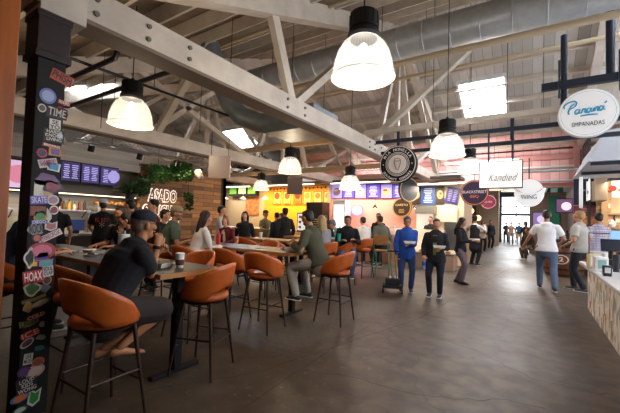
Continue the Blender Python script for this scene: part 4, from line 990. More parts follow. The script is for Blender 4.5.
# oval WING sign
wsg,p=round_sign(529,193.2,8.6,.29,'white oval sign lettered WING below the rectangular sign',M('white acrylic',h('f6f5f3'),.4,emit=.42),None,[('WING',1.0,-.3,'3c3c48')],sx=.93,ring=None)
m=MB()
for s in (-1,1): m.tube([(s*.1,-.05,.0),(s*.2,-.05,.05),(s*.27,-.05,.13)],[.004,.01,.003],6)
m.build('wing_drawing',plain('c89a9c'),wsg); m=MB(); m.tube([(0,0,.3),(0,0,.75)],.012,6); m.build('hanging_rod',black_steel,wsg)
bk,p=round_sign(474.5,192.8,10.5,.36,'round dark purple sign with an orange ring','33223f',None,[('BLACKSTREET',1.7,.05,'e6dcdc'),('BBQ',.6,-.3,'d86a4a')],ring='c87838',rr=(.96,.88)); m=MB(); m.tube([(0,0,.36),(0,0,.8)],.012,6); m.build('hanging_rod',black_steel,bk)
sb,p=round_sign(488.5,202,12.6,.24,'round pink sign lettered SB behind the purple sign','b0405c',None,[('SB',1.0,0,'f0e4e4')],ring='f0e0e0',rr=(.92,.85)); m=MB(); m.tube([(0,0,.24),(0,0,.9)],.012,6); m.build('hanging_rod',black_steel,sb)
# Parana oval
x0,x1,z0,z1=rect(557.5,89.5,619.5,137.5,6.9)
t=thing('hanging_sign','white oval sign with blue script word and small capitals','sign',((x0+x1)/2,6.9,(z0+z1)/2)); A_,B_=(x1-x0)/2,(z1-z0)/2
E2=lambda k,y:[(k*A_*math.cos(a),y,k*B_*math.sin(a)) for a in [i*PI/32 for i in range(64)]]
m=MB(); m.poly(E2(1,-.04),.1,(0,1,0)); m.build('sign_disc',plain('dcdcdc'),t,bevel=.004); m=MB(); m.poly(E2(.97,-.05),.01,(0,1,0)); m.build('sign_face',M('white acrylic soft',h('f1f1f0'),.4,emit=.2),t)
blue=plain('3aa6cc',.4); m=MB(); A=[[m.b.verts.new(q) for q in E2(k,-.052)] for k in (.9,.885)]; m.rings(A,(0,0)); m.build('oval_line',plain('9ac8d8'),t)
def script(strokes,scale,ox,oz,r):
    m=MB()
    for S in strokes:
        P=[V((ox+x*scale,-.056,oz+z*scale)) for x,z in S]
        # catmull-rom
        Q=[]
        for i in range(len(P)-1):
            p0=P[max(i-1,0)];p1=P[i];p2=P[i+1];p3=P[min(i+2,len(P)-1)]
            for k in range(5):
                u=k/5; Q.append(.5*((2*p1)+(p2-p0)*u+(2*p0-5*p1+4*p2-p3)*u*u+(3*p1-p0-3*p2+p3)*u**3))
        Q.append(P[-1]); n=len(Q); m.tube(Q,[r*(.75+.5*math.sin(PI*i/max(n-1,1))) for i in range(n)],8)
    return m
st=[[(1.3,3.9),(.6,3.3),(.1,2.3),(-.1,1.4),(.1,.8)],[(-1.0,2.6),(-1.1,3.4),(-.2,4.3),(1.2,4.6),(1.8,4.0),(1.4,3.0),(.5,2.4)],
 [(2.4,1.9),(1.8,2.0),(1.4,1.3),(1.7,.8),(2.3,1.2),(2.5,2.0),(2.4,1.1),(2.9,.9)],[(2.9,.9),(3.3,2.0),(3.8,1.9),(3.7,1.1),(4.1,.9)],
 [(5.0,2.0),(4.4,2.1),(4.1,1.4),(4.4,.9),(4.9,1.3),(5.1,2.1),(5.1,1.2),(5.4,1.0)],[(5.4,1.0),(5.8,2.1),(5.7,1.1),(6.2,2.1),(6.6,2.1),(6.5,1.2),(6.9,1.1)],
 [(7.7,2.2),(7.1,2.3),(6.8,1.5),(7.1,1.1),(7.6,1.5),(7.8,2.3),(7.8,1.4),(8.2,1.3)],[(8.0,3.1),(8.5,3.6)],[(2.6,.05),(4.5,.25),(6.6,.1)]]
k=A_*1.35/9.4
script(st,k,-A_*.62,-B_*.12,k*.2).build('script_word',blue,t,smooth=2)
text('EMPANADAS',.1,(0,-.058,-B_*.46),(1,0,0),(0,0,1),plain('3a4248'),'lettering',t,width=A_*1.05)
MB().bb((-.38,-.01,B_*.8),(-.35,.02,.95)).build('hanging_bar',dark_blue_steel,t); MB().bb((.38,-.01,B_*.8),(.41,.02,.95)).build('hanging_bar',dark_blue_steel,t)
# ------------------------------------------------------------------ right side
# counter with shingle front
ct=thing('bar_counter','long white topped counter clad in patchwork shingles at the right edge','counter',(1.25,0,0))
m=MB(); m.bb((-.38,2.2,0),(.38,8.05,.80)); m.build('cladding',chips_mat,ct); MB().bb((-.5,2.1,.80),(.5,8.15,.845)).build('counter_top',M('white quartz',h('dcdad8'),.25,var=.05,scale=20),ct,bevel=.006)
def dispenser(x,y,label,c,c2,w=.14,hh=.2,name='napkin_dispenser'):
    t=thing(name,label,'dispenser',(x,y,.8455),.1); MB().box((0,0,hh/2),(w,.16,hh)).build('body',plain(c,.35),t,bevel=.02); MB().box((0,-.082,hh*.5),(w*.6,.008,hh*.6)).build('front_plate',plain(c2,.5),t); return t
cz=.8455
def cp(px,py): return onz(px,py,cz)
p=cp(592,268); dispenser(p.x,p.y,'cream napkin dispenser at the near end of the counter items','d8c89c','f0ece0',.11,.22)
p=cp(600.5,271); dispenser(p.x,p.y,'white dispenser with a pale green sticker on the counter','e8e8ea','8fb8b0',.16,.21)
p=cp(596,262); dispenser(p.x,p.y,'pale grey box behind the dispensers on the counter','b8b4ac','d8d4cc',.16,.2,'counter_box')
p=cp(611,268); pos=thing('till','black till with angled screen on the white counter','till',p); MB().box((0,0,.07),(.2,.26,.14)).build('base',black,pos,bevel=.01); MB().box((0,.04,.2),(.05,.05,.2)).build('stand',black,pos); s_=MB().box((0,0,0),(.26,.03,.2)).build('display',plain('1c2230',.2),pos,(0,-.02,.36)); s_.rotation_euler=(R(-20),0,0)
p=cp(607,276); pb_=thing('card_reader','small black and white card reader on the white counter','card reader',p); MB().box((0,0,.07),(.09,.11,.14)).build('body',plain('25262a',.3),pb_,bevel=.015); MB().box((0,-.058,.08),(.06,.006,.07)).build('keypad',plain('d0d4d8'),pb_)
p=cp(620,262); bs=thing('monitor','pale blue screen at the right edge above the counter','monitor',p,.2); MB().box((0,0,.42),(.3,.04,.34)).build('display',glow('7fa8c8',.7),bs,bevel=.005); MB().box((0,0,.14),(.06,.05,.28)).build('stand',black,bs)
p=cp(602,257); fm=thing('sneeze_guard','black metal frame standing on the counter behind the till','frame',p); m=MB(); m.tube([(-.22,0,0),(-.22,0,.52),(.5,0,.52),(.5,0,0)],.013,6); m.build('frame_bar',black_steel,fm); MB().box((.14,0,.28),(.7,.006,.42)).build('pane',M('display glass',(1,1,1),.05,trans=1,alpha=.35),fm)
for px,py,c,hh,lab in ((605,262,'e6e2dc',.16,'white paper cup left of the till'),(616,272,'26262a',.24,'tall black cup at the picture edge on the counter'),(613,258,'b08a5c',.2,'brown cup near the black frame')):
    p=cp(px,py); cup(p.x,p.y,cz,lab,c,None,.045,hh)
# shop shelves
Ys=13.2
sx0=ony(598,190,Ys).x
wall(1.5,5.9,13.45,13.6,0,4,M('warm shelf back',h('e8cfa4'),.6),'wall_shop')
pan('red_strip',588,173.5,640,177,13.0,plain('c0281c',.4),'red strip along the top of the shop shelves','strip',th=.1)
su=thing('shelf_unit','tan wooden shelf unit of the right hand shop','shelf',(0,Ys,0))
for py in (191,214,227.5,236): z_=ony(608,py,Ys).z; MB().bb((sx0+.1,-.2,z_-.02),(5,.2,z_+.02)).build('shelf_board',M('tan shelf wood',h('c29a6c'),.5,var=.15),su)
MB().bb((sx0+.05,-.22,0),(sx0+.2,.22,3.4)).build('side_panel',M('tan shelf wood',h('c29a6c'),.5,var=.15),su)
MB().bb((sx0+.2,-.22,0),(5,.1,.9)).build('base_cabinet',plain('6a4a34'),su)
boxp=plain('b89468',.6); n_=0
for (px0,py0,px1,py1) in ((602,199,611,213),(601,215,606.5,226.5),(606.8,216,612,226.5),(614,215,619.5,226.5),(596,202,600.5,213)):
    o=pan('cardboard_canister',px0,py0,px1,py1,Ys,boxp,['large tan canister on the upper shop shelf','left tan canister on the lower shop shelf','second tan canister on the lower shop shelf','tan canister at the picture edge on the lower shelf','narrow tan canister on the upper shop shelf'][n_],'canister',th=.22,bevel=.02); n_+=1
    MB().box((0,-.115,0),(o['w']*.7,.006,o['h']*.3)).build('canister_label',plain('e8dcc0'),o)
vs_=ony(613,222,Ys-.1); t=thing('teapot','white lidded jar between the tan canisters','jar',V((vs_.x-.03,Ys-.12,ony(608,227.5,Ys).z+.02))); MB().lathe([(0,0),(.07,0),(.1,.08),(.07,.16),(0,.16)],n=16).build('jar_body',cwhite,t,smooth=1); MB().lathe([(.05,.16),(.05,.19),(.02,.21),(0,.22)],n=12).build('lid',cwhite,t,smooth=1)
for i,px in enumerate((596,600.5,605,610,615,619)): 
    p=ony(px,234,Ys); o=single('pastry_tray',MB().box((0,0,.03),(.16,.25,.06)),M('pastry crust',h('c08040'),.6,var=.2),'small tray of baked goods on the lowest shop shelf','tray','baked goods on the lowest shelf',loc=(p.x,Ys-.03,ony(608,236,Ys).z+.02),bevel=.01)
lb=thing('light_box_sign','tan and white projecting box sign beside the shelves','sign',V(((ony(588,190,12.6).x+ony(603,190,12.6).x)/2,12.6,ony(595,190,12.6).z))); hb_=(rect(588,179.5,603,202,12.6)); MB().box((.08,0,0),((hb_[1]-hb_[0])*.8,.7,hb_[3]-hb_[2])).build('sign_box',plain('b8a184'),lb,bevel=.01); MB().box((-.16,0,0),(.02,.66,(hb_[3]-hb_[2])*.93)).build('sign_face',M('white acrylic',h('f6f5f3'),.4,emit=.42),lb); text('tea',.2,(-.175,-.05,-.05),(0,-1,0),(0,0,1),plain('3a4a6a'),'lettering',lb,width=.3)
tvp=pan('picture_screen',612,180,630,197,12.9,glow('f4efea',.9),'white picture screen with a red dish at the right edge','screen'); disc(tvp,.09,plain('c03828'),-.18,0,-.03,'dish_picture'); disc(tvp,.05,plain('d86a50'),-.02,-.05,-.03,'berry_picture')
nv=pan('navy_panel',573.5,178,597,205,13.3,plain('1f2a44',.5),'navy wall panel with small white word behind the oval blade sign','panel',th=.1); text('OPEN',.1,(-.02,-.06,.02),(1,0,0),(0,0,1),plain('cfd8e8'),'lettering',nv,width=.22)
pz=pan('pizza_poster',573.5,206,598,262,13.25,plain('7c3a44',.5),'maroon poster with a big round pizza behind the two men','poster',th=.05); 
disc(pz,pz['w']*.42,M('pizza',h('d8a050'),.6,var=.4,scale=9,col2=h('a03c20')),.03,pz['h']*.24,-.03,'pizza_picture',sz=.55); lines(pz,pz['w']*.7,.16,1,3,plain('d89a90'),-.03,z0=pz['h']*.43,seed=4)
wall(1.42,1.5,13.2,15.2,0,4.2,plain('3a2f30'),'wall_shop')
bo=thing('blade_sign','white oval sign seen edge on in front of the navy panel','sign',ony(581,191.5,12.2),R(84)); m=MB(); m.poly([(.36*math.cos(a),-.04,.47*math.sin(a)) for a in [i*PI/20 for i in range(40)]],.08,(0,1,0)); m.build('sign_disc',M('white acrylic',h('f6f5f3'),.4,emit=.42),bo); MB().tube([(0,0,.46),(0,0,1.2)],.015,6).build('hanging_rod',black_steel,bo)
# awning
aw=thing('awning','pale grey fabric awning over the right hand shop','awning',(0,0,0)); m=MB(); a0=[(1.0,9.2,2.88),(1.28,9.2,3.5),(5.5,9.2,4.3),(5.5,9.2,2.88)]; m.poly([V(q) for q in a0],3.4,(0,1,0)); m.build('canopy',plain('b7babf',.8),aw)
m=MB()
for y in (9.3,10.9,12.5): m.bar((1.05,y,2.84),(5.5,y,2.84),.05,.07)
m.build('awning_frame',dark_blue_steel,aw)
# tvs and clutter in the far corridor
def tv(px0,py0,px1,py1,Y,label,c,c2):
    t=thing('television',label,'television',V(((rect(px0,py0,px1,py1,Y)[0]+rect(px0,py0,px1,py1,Y)[1])/2,Y,ony((px0+px1)/2,(py0+py1)/2,Y).z))); x0,x1,z0,z1=rect(px0,py0,px1,py1,Y)
    MB().box((0,0,0),(x1-x0,.08,z1-z0)).build('bezel',black,t,bevel=.005); MB().box((0,-.042,0),((x1-x0)*.93,.006,(z1-z0)*.9)).build('display',glow(c,.8),t); disc(t,(z1-z0)*.28,glow(c2,.9),.05,-.02,-.05); MB().box((0,.1,.0),(.06,.2,.06)).build('wall_bracket',black,t); return t
tv(556,198.5,573,213,15.0,'television with purple and white picture above the barrel','6a4a6c','e6dce6'); tv(532.5,212,548.5,226,22,'wide television with violet picture beyond the white shirt man','7c6aa0','c8b8d8')
wall(-.1,1.5,22.2,22.3,0,3.3,plain('8a7a6e'),'wall_corridor'); 
gp=pan('green_board',548.5,196,560,240,22.1,plain('2c8a70',.6),'green painted panel beyond the barrel','panel',th=.05)
db=thing('bar_unit','dark drinks bar unit with bottles behind the barrel','bar',(.7,14.3,0)); MB().box((0,0,.55),(.9,.5,1.1)).build('body',plain('1c1a1e',.4),db); MB().box((0,0,1.12),(.95,.55,.04)).build('bar_top',walnut,db)
for i in range(6): bottle(.4+i*.12,14.25,1.141,['green glass bottle, leftmost on the dark bar','amber bottle second on the dark bar','clear bottle third on the dark bar','brown bottle fourth on the dark bar','pale bottle fifth on the dark bar','dark bottle at the right end of the dark bar'][i],['2f5a3a','a86a2c','c8d0d0','5a3420','c8b890','26221e'][i],'c8a050',.035,.3,'wine_bottle')
# barrel table
_p=onz(564,277); br=thing('barrel_table','wooden barrel table with dark round top and a white round logo','barrel',(_p.x,_p.y+.3,0)); br.scale=(1.4,1.4,1.05)
MB().lathe([(0,0),(.30,0),(.36,.22),(.38,.45),(.36,.68),(.30,.9),(0,.9)],n=32).build('barrel_body',M('barrel staves',h('6a3c1e'),.45,var=.25,scale=8,stretch=(3,3,.3)),br,smooth=1)
for z_,r_ in ((.06,.32),(.22,.365),(.68,.365),(.84,.325)): MB().lathe([(r_,-.02),(r_+.008,-.02),(r_+.008,.02),(r_,.02)],(0,0,z_),32,None,(0,0)).build('hoop',black_steel,br)
MB().lathe([(0,.9),(.42,.9),(.43,.93),(.42,1.06),(0,1.06)],n=32).build('round_top',plain('1b1e2a',.5),br,smooth=1)

o=disc(br,.13,plain('e8dcc8'),0,0,0,'logo_ring'); o.location=(-.06,-.385,.5); o2=disc(br,.105,M('barrel staves',h('6a3c1e'),.45),0,0,0,'logo_ground'); o2.location=(-.06,-.394,.5); text('2',.16,(-.06,-.408,.5),(1,0,0),(0,0,1),plain('e8dcc8'),'lettering',br,bold=.006)
for i,(dx,dy,c,lab) in enumerate(((-.15,-.1,'c8ccd4','grey cup on the barrel top'),(.1,-.15,'2a2a34','black cup on the barrel top'),(.2,.1,'d8b088','tan cup on the barrel top'))): cup(br.location.x+dx,br.location.y+dy,1.114,lab,c,None,.05,.16)
# corridor ceiling lights and shop area light, added to brighten both
for i,(x,y,lab) in enumerate(((-.3,17.5,'nearest added fill light on the corridor ceiling beyond the pink boards'),(-.3,23.5,'second added fill light down the corridor ceiling'),(-.8,29,'farthest added fill light before the entrance doors'))):
    o=single('ceiling_light',MB().bb((x-.15,y-.8,4.18),(x+.15,y+.8,4.24)),glow('f4f4ff',6.0),lab,'light'); light('AREA',(x,y,4.1),150,(1,.95,.9),.3,(0,0,0),1.6)
light('AREA',(3.2,12.2,2.7),42,(1,.85,.65),3,(R(35),0,0),.3)
for i,x in enumerate((-5.5,-1.6)):  # tube lights added only to brighten the pink boards
    t=thing('tube_light','%s added white fill tube hung in front of the pink boards'%('left' if i==0 else 'right'),'light',(x,13.7,3.75)); MB().box((0,0,0),(2.4,.08,.05)).build('tube',glow('fff4f0',6.0),t); MB().box((0,0,.05),(2.5,.12,.04)).build('housing',cwhite,t)
    for q in (-1,1): MB().tube([(q,0,.06),(q,0,roofz(13.7)-3.76)],.006,5).build('hanging_rod',black_steel,t)
    light('AREA',(x,13.8,3.72),60,(1,.96,.95),2.4,(R(70),0,0),.15)
# daylight outside and general
light('AREA',(-.8,33.5,3.0),200,(.9,.95,1),3,(R(-70),0,0),2)
# ------------------------------------------------------------------ people
def remesh(mb,name,mat,vox,parent,smooth=3,extra=None):
    bmesh.ops.recalc_face_normals(mb.b,faces=mb.b.faces)
    me=D.meshes.new('tmp'); mb.b.to_mesh(me); mb.b.free(); o=D.objects.new('tmp',me); COL.objects.link(o)
    r=o.modifiers.new('r','REMESH'); r.mode='VOXEL'; r.voxel_size=vox; s=o.modifiers.new('s','SMOOTH'); s.factor=.5; s.iterations=smooth
    me2=D.meshes.new_from_object(o.evaluated_get(C.evaluated_depsgraph_get())); D.objects.remove(o); D.meshes.remove(me)
    mats=[mat]
    if extra: # append loose detail with its own materials, same mesh
        b=bmesh.new(); b.from_mesh(me2)
        for k,(em,ematl) in enumerate(extra):
            bmesh.ops.recalc_face_normals(em.b,faces=em.b.faces)
            t_=D.meshes.new('t'); em.b.to_mesh(t_); em.b.free()
            n0=len(b.faces); b.from_mesh(t_); b.faces.ensure_lookup_table()
            idx=0
            if ematl is not None:
                if ematl not in mats: mats.append(ematl)
                idx=mats.index(ematl)
            for f in b.faces[n0:]: f.material_index=idx
            D.meshes.remove(t_)
        b.to_mesh(me2); b.free()
    me2.materials.clear()
    for m in mats: me2.materials.append(m)
    me2.polygons.foreach_set('use_smooth',[True]*len(me2.polygons))
    o=D.objects.new(name,me2); COL.objects.link(o); o.parent=parent; return o
def ik(a,b,l1,l2,pole):
    a=V(a);b=V(b); d=b-a; L_=d.length
    if L_>(l1+l2)*.995: b=a+d.normalized()*(l1+l2)*.995; d=b-a; L_=d.length
    x=(l1*l1-l2*l2+L_*L_)/(2*L_); hh=math.sqrt(max(l1*l1-x*x,0)); n=d.normalized(); p=V(pole); p=(p-n*p.dot(n))
    p=p.normalized() if p.length>1e-5 else n.orthogonal(); return a+n*x+p*hh,b
eye_d=plain('1a1210',.2); eye_w=plain('e8e2dc',.3); lip_m={}
def person(x,y,face,label,H=1.7,D_=8,seat=None,z0=0,skin='c08a6c',top='2a2a2e',sleeve='long',coat=False,bot='2c3444',shorts=False,skirt=False,shoe='2a2624',sole='d8d4cc',
    hair='2a1c14',hs='short',cap=None,capc='20242e',glasses=False,lean=0,side=0,hy=0,hp=0,RH=None,LH=None,FR=None,FL=None,grip=.45,build=1.0,beard=None,inner=None,group=None,apron=None,bare=False,twist=0,pz=None,hunch=0):
    if seat is not None: H*=.955; lean=max(lean,16) if not hunch else lean
    k=H/1.75; vox=.0105 if D_<4 else (.014 if D_<7 else (.019 if D_<12 else .026))
    T=thing('person',label,'person',(x,y,z0),R(face)-PI/2,group); T.scale=(k,k,k)
    ph=pz if pz else (.93 if seat is None else seat/k+.085)
    P=V((0,0,ph))
    ln=R(lean); sd=R(side)
    up=V((math.sin(sd),math.sin(ln),math.cos(ln)*math.cos(sd))).normalized()
    tw=R(twist); rt=V((math.cos(tw),math.sin(tw),0)); rt=(rt-up*rt.dot(up)).normalized(); fw=up.cross(rt)
    B=build
    cur=lambda q:P+up*q+fw*(hunch*max(q,0)**2)
    neck=cur(.545)+fw*.0; shL=cur(.452)-rt*.172*B; shR=cur(.452)+rt*.172*B
    # head
    hyr=R(hy); hpr=R(hp)
    hf=(fw*math.cos(hyr)-rt*math.sin(hyr)); hf=V((hf.x,hf.y,hf.z*.3)).normalized(); hr=hf.cross(V((0,0,1))).normalized(); hu=hr.cross(hf)
    q_=Quaternion(hr,hpr); hf=q_@hf; hu=q_@hu
    hc=neck+up*.055+hu*.10+hf*.022
    hm=Matrix((hr,hf,hu)).transposed()
    hd=lambda a,b,c: hc+hr*a+hf*b+hu*c
    # limbs
    if seat is None:
        fR=V(FR or (.10,.02,0)); fL=V(FL or (-.10,.0,0)); kp=V((0,1,0))
    else:
        fR=V(FR or (.12,.38,.24/k)); fL=V(FL or (-.12,.36,.24/k)); kp=V((0,.7,1))
    hipR=P+V((.095*B,0,-.02)); hipL=P+V((-.095*B,0,-.02))
    anR=fR+V((0,-.03,.085)); anL=fL+V((0,-.03,.085))
    knR,anR=ik(hipR,anR,.44,.43,kp+V((.12,0,0))); knL,anL=ik(hipL,anL,.44,.43,kp-V((.12,0,0)))
    hR=V(RH) if RH else shR+V((.07,.03,-.52)); hL=V(LH) if LH else shL+V((-.07,.03,-.52))
    elR,hR=ik(shR,hR,.295,.26,V((.45,-.6,-.55))); elL,hL=ik(shL,hL,.295,.26,V((-.45,-.6,-.55)))
    sk=M('skin_'+skin,h(skin),.5,var=.06,scale=20)
    # ---- body: one continuous surface
    m=MB(); tub=lambda mm,pts,r,**kk:mm.tube(pts,r,12,cap=True,**kk)
    def torso(mm,e,z1=-.1,z2=.5):
        S=[(-.10,.13,.10),(-.03,.165,.118),(.06,.158,.112),(.16,.142,.104),(.27,.152,.112),(.36,.162,.118),(.43,.152,.106),(.475,.112,.086),(.515,.066,.062)]
        S=[q for q in S if z1<=q[0]<=z2+.03]; mm.tube([cur(a)+fw*(.015 if .2<a<.45 else 0) for a,_,_ in S],[(b*B+e,c*(B*1.0 if B<1.1 else B*1.1)+e) for _,b,c in S],18,side=rt,cap=True)
    torso(m,-.012)
    tub(m,[cur(.49),neck+up*.02,hc-hu*.04-hf*.015],[.062,.055,.053])
    for sh,el,ha in ((shR,elR,hR),(shL,elL,hL)):
        tub(m,[cur(.485),cur(.452)+(sh-cur(.452))*.93-up*.012],[.055,.046*B]); tub(m,[sh,(sh+el)/2,el],[.05*B,.046*B,.038]); tub(m,[el,el+(ha-el)*.35,ha],[.038,.038,.026])
    for hp_,kn,an in ((hipR,knR,anR),(hipL,knL,anL)):
        tub(m,[hp_,(hp_+kn)/2,kn],[.085*B,.073*B,.054]); tub(m,[kn,kn+(an-kn)*.3,kn+(an-kn)*.7,an],[.054,.056,.040,.034])
    # head shape
    m.ell(hd(0,-.012,.025),(.077,.096,.098),18,14,hm); m.tube([hd(0,.02,-.02),hd(0,.035,-.075)],[(.062,.06),(.042,.042)],12,side=hr,cap=True); m.ell(hd(0,.062,-.09),(.028,.022,.02),10,8,hm)
    m.tube([hd(0,.082,.03),hd(0,.097,-.02)],[.010,.0155],8,cap=True); m.ell(hd(0,.078,.045),(.055,.018,.014),10,6,hm)
    for s in (-1,1): m.ell(hd(s*.04,.062,-.015),(.026,.022,.024),8,6,hm)
    ex=[]
    e1=MB()
    for s in (-1,1): e1.ell(hd(s*.077,-.005,.0),(.012,.02,.032),8,8,hm)
    # hands
    def hand(mm,el,ha,s):
        d=(ha-el).normalized(); ref=V((-s,0,0)) if abs(d.z)>.75 else V((0,0,-1))
        n=(ref-d*ref.dot(d)).normalized(); w=d.cross(n)*1.0
        if w.dot(V((0,1,0)))*1.0<0 and abs(d.z)>.75: w=-w
        elif abs(d.z)<=.75 and w.x*s>0: w=-w   # thumb towards the body's middle
        mm.tube([ha-d*.015,ha+d*.03,ha+d*.08],[(.026,.020),(.038,.017),(.040,.014)],10,side=w,cap=True)
        for i,(o_,L_) in enumerate(((.030,.072),(.010,.082),(-.010,.076),(-.029,.06))):
            p0=ha+d*.08+w*o_; g=grip*1.3; d1=(d*math.cos(g*.7)+n*math.sin(g*.7)); d2=(d*math.cos(g*1.7)+n*math.sin(g*1.7)); p1=p0+d1*L_*.5; p2=p1+d2*L_*.5
            mm.tube([p0-d*.01,p1,p2],[.0092,.0088,.0072],7,cap=True)
        p0=ha+d*.02+w*.032; p1=p0+(d*.6+w*.7+n*.25).normalized()*.035; p2=p1+(d*.9+w*.1+n*.45).normalized()*.032; mm.tube([p0-w*.008,p1,p2],[.0115,.0105,.0085],7,cap=True)
    hand(e1,elR,hR,1); hand(e1,elL,hL,-1)
    if bare:
        for kn,an,ft in ((knR,anR,fR),(knL,anL,fL)):
            e1.tube([an+V((0,-.045,-.03)),an+V((0,.03,-.035)),an+V((0,.10,-.06)),an+V((0,.16,-.07))],[(.032,.035),(.036,.034),(.042,.022),(.044,.014)],12,side=(1,0,0),cap=True)
            for i in range(5): e1.tube([an+V((-.032+.016*i,.16,-.072)),an+V((-.033+.0165*i,.195-.005*abs(i-2),-.078))],[.011,.009],7,cap=True)
    ex.append((e1,None))
    e2=MB(); [e2.ell(hd(s*.031,.079,.018),(.013,.008,.007),8,6,hm) for s in (-1,1)]; ex.append((e2,eye_w))
    e3=MB(); [e3.ell(hd(s*.031,.086,.018),(.006,.004,.006),8,6,hm) for s in (-1,1)]
    [e3.tube([hd(s*.016,.094,.040),hd(s*.033,.092,.044),hd(s*.05,.078,.038)],.0032,6) for s in (-1,1)]; ex.append((e3,M('brow_'+hair,h(hair),.8)))
    e4=MB(); e4.tube([hd(-.024,.078,-.052),hd(0,.092,-.049),hd(.024,.078,-.052)],[.004,.0065,.004],8); ex.append((e4,plain('8c4a40',.5)))
    body=remesh(m,'body',sk,vox,T,3,ex)
    # ---- clothes
    tc=cloth(top); e=.012 if not coat else .02
    s=MB(); torso(s,e,.10,.47); hb=.05 if seat is not None else 0
    s.tube([cur(.16),cur(.06),cur(-.01),cur(-.09+hb if not coat else -.17+hb*2)],[(.142*B+e,.104*B+e),(.160*B+e,.116*B+e),(.182*B+e,.134*B+e),(.188*B+e,.140*B+e)],18,side=rt)
    if sleeve!='none':
        for sh,el,ha in ((shR,elR,hR),(shL,elL,hL)):
            tub(s,[cur(.487),cur(.452)+(sh-cur(.452))*.95-up*.012],[.058+e*.5,.047*B+e]); tub(s,[sh-up*.004,(sh+el)/2],[.05*B+e,.046*B+e])
            if sleeve=='short': s.tube([sh,sh+(el-sh)*.7],[.05*B+e,.053*B+e],12)
            else: tub(s,[(sh+el)/2,el,el+(ha-el)*.9],[.05*B+e,.044+e,.034+e*.7])
    if coat or sleeve=='long': s.tube([cur(.50),neck-up*.005],[(.085+e*.5,.075+e*.5),(.066+e*.3,.064+e*.3)],14,side=rt)
    remesh(s,'jacket' if coat else 'shirt',tc,vox*.95,T,2)
    if inner:
        s=MB(); s.poly([cur(.46)+fw*.155-rt*.045*1,cur(.46)+fw*.155+rt*.045,cur(.02)+fw*.165*B+rt*.03,cur(.02)+fw*.165*B-rt*.03],.004,fw); s.build('inner_shirt',cloth(inner),T)
    if apron:
        s=MB(); torso(s,e+.012,-.03,.4); s.tube([cur(0),cur(-.35)],[(.17*B+e,.12*B+e),(.19*B+e,.15*B+e)],16,side=rt,cap=True); remesh(s,'apron',cloth(apron),vox,T,2)
    s=MB(); g=.014
    s.tube([cur(-.12),cur(-.03),cur(.045)],[(.15*B+g,.115*B+g),(.168*B+g,.122*B+g),(.155*B+g,.112*B+g)],18,side=rt,cap=True)
    for hp_,kn,an in ((hipR,knR,anR),(hipL,knL,anL)):
        if shorts: tub(s,[hp_,(hp_+kn)/2,hp_+(kn-hp_)*.93],[.088*B+g,.082*B+g,.078*B+g])
        else: tub(s,[hp_,(hp_+kn)/2,kn],[.088*B+g,.076*B+g,.058+g]); tub(s,[kn,kn+(an-kn)*.4,kn+(an-kn)*.97],[.058+g,.056+g,.046+g])
    remesh(s,'shorts' if shorts else 'trousers',cloth(bot),vox*.95,T,2)
    if not bare:
        for an,kn in ((anR,knR),(anL,knL)):
            s=MB(); s.tube([an+V((0,-.055,-.045)),an+V((0,0,-.035)),an+V((0,.07,-.048)),an+V((0,.15,-.06))],[(.034,.038),(.042,.044),(.046,.032),(.042,.022)],12,side=(1,0,0),cap=True); sh_=s.build('shoe',plain(shoe),T,smooth=2)
            s=MB(); s.tube([an+V((0,-.08,-.079)),an+V((0,.0,-.079)),an+V((0,.08,-.079)),an+V((0,.185,-.079))],[(.034,.009),(.042,.009),(.05,.009),(.04,.009)],12,side=(1,0,0),cap=True); s.build('sole',plain(sole),sh_,smooth=1)
    # ---- hair
    hmat=M('hair_'+hair,h(hair),.55,var=.25,scale=40)
    if hs!='bald':
        s=MB()
        if hs in('short','cap'): s.ell(hd(0,-.030,.045),(.085,.094,.092),16,12,hm); s.ell(hd(0,-.055,-.005),(.076,.062,.07),14,10,hm)
        if hs=='short': s.ell(hd(0,-.008,.098),(.068,.078,.036),14,10,hm)
        if hs in('long','bob','bun','tail'): s.ell(hd(0,-.026,.045),(.09,.10,.098),16,12,hm); s.ell(hd(0,-.05,-.02),(.086,.068,.085),14,10,hm)
        if hs=='bob':
            for q in (-1,1): s.tube([hd(q*.075,.0,.04),hd(q*.088,-.01,-.03),hd(q*.08,-.005,-.10)],[.03,.036,.026],10,cap=True)
            s.tube([hd(0,-.07,.03),hd(0,-.075,-.10)],[(.085,.04),(.08,.04)],12,side=hr,cap=True)
        if hs=='long':
            for q in (-1,1): s.tube([hd(q*.072,-.01,.04),hd(q*.085,-.03,-.06),hd(q*.08,-.055,-.17)],[.03,.036,.028],10,cap=True)
            s.tube([hd(0,-.07,.03),hd(0,-.095,-.10),hd(0,-.12,-.24),hd(0,-.11,-.36)],[(.085,.045),(.10,.05),(.095,.042),(.05,.02)],14,side=hr,cap=True)
        if hs=='bun': s.ell(hd(0,-.11,.09),(.045,.045,.045),12,8,hm)
        if hs=='tail': s.tube([hd(0,-.10,.06),hd(0,-.16,.02),hd(0,-.16,-.14)],[.025,.035,.015],10,cap=True)
        if hs=='bigcurl':
            for i in range(16):
                a=i*2.4; c_=.03+.07*(i/16); s.ell(hd(math.cos(a)*.065,-.03+math.sin(a)*.055,.03+.09*(1-i/20)),(.045,.045,.04),8,6,hm)
            s.ell(hd(0,-.03,.05),(.09,.095,.09),14,10,hm)
        remesh(s,'hair',hmat,max(vox*.8,.011),T,2)
    if beard:
        s=MB(); s.ell(hd(0,.046,-.075),(.052,.042,.036),12,8,hm); remesh(s,'beard',M('hair_'+beard,h(beard),.7),.012,T,2)
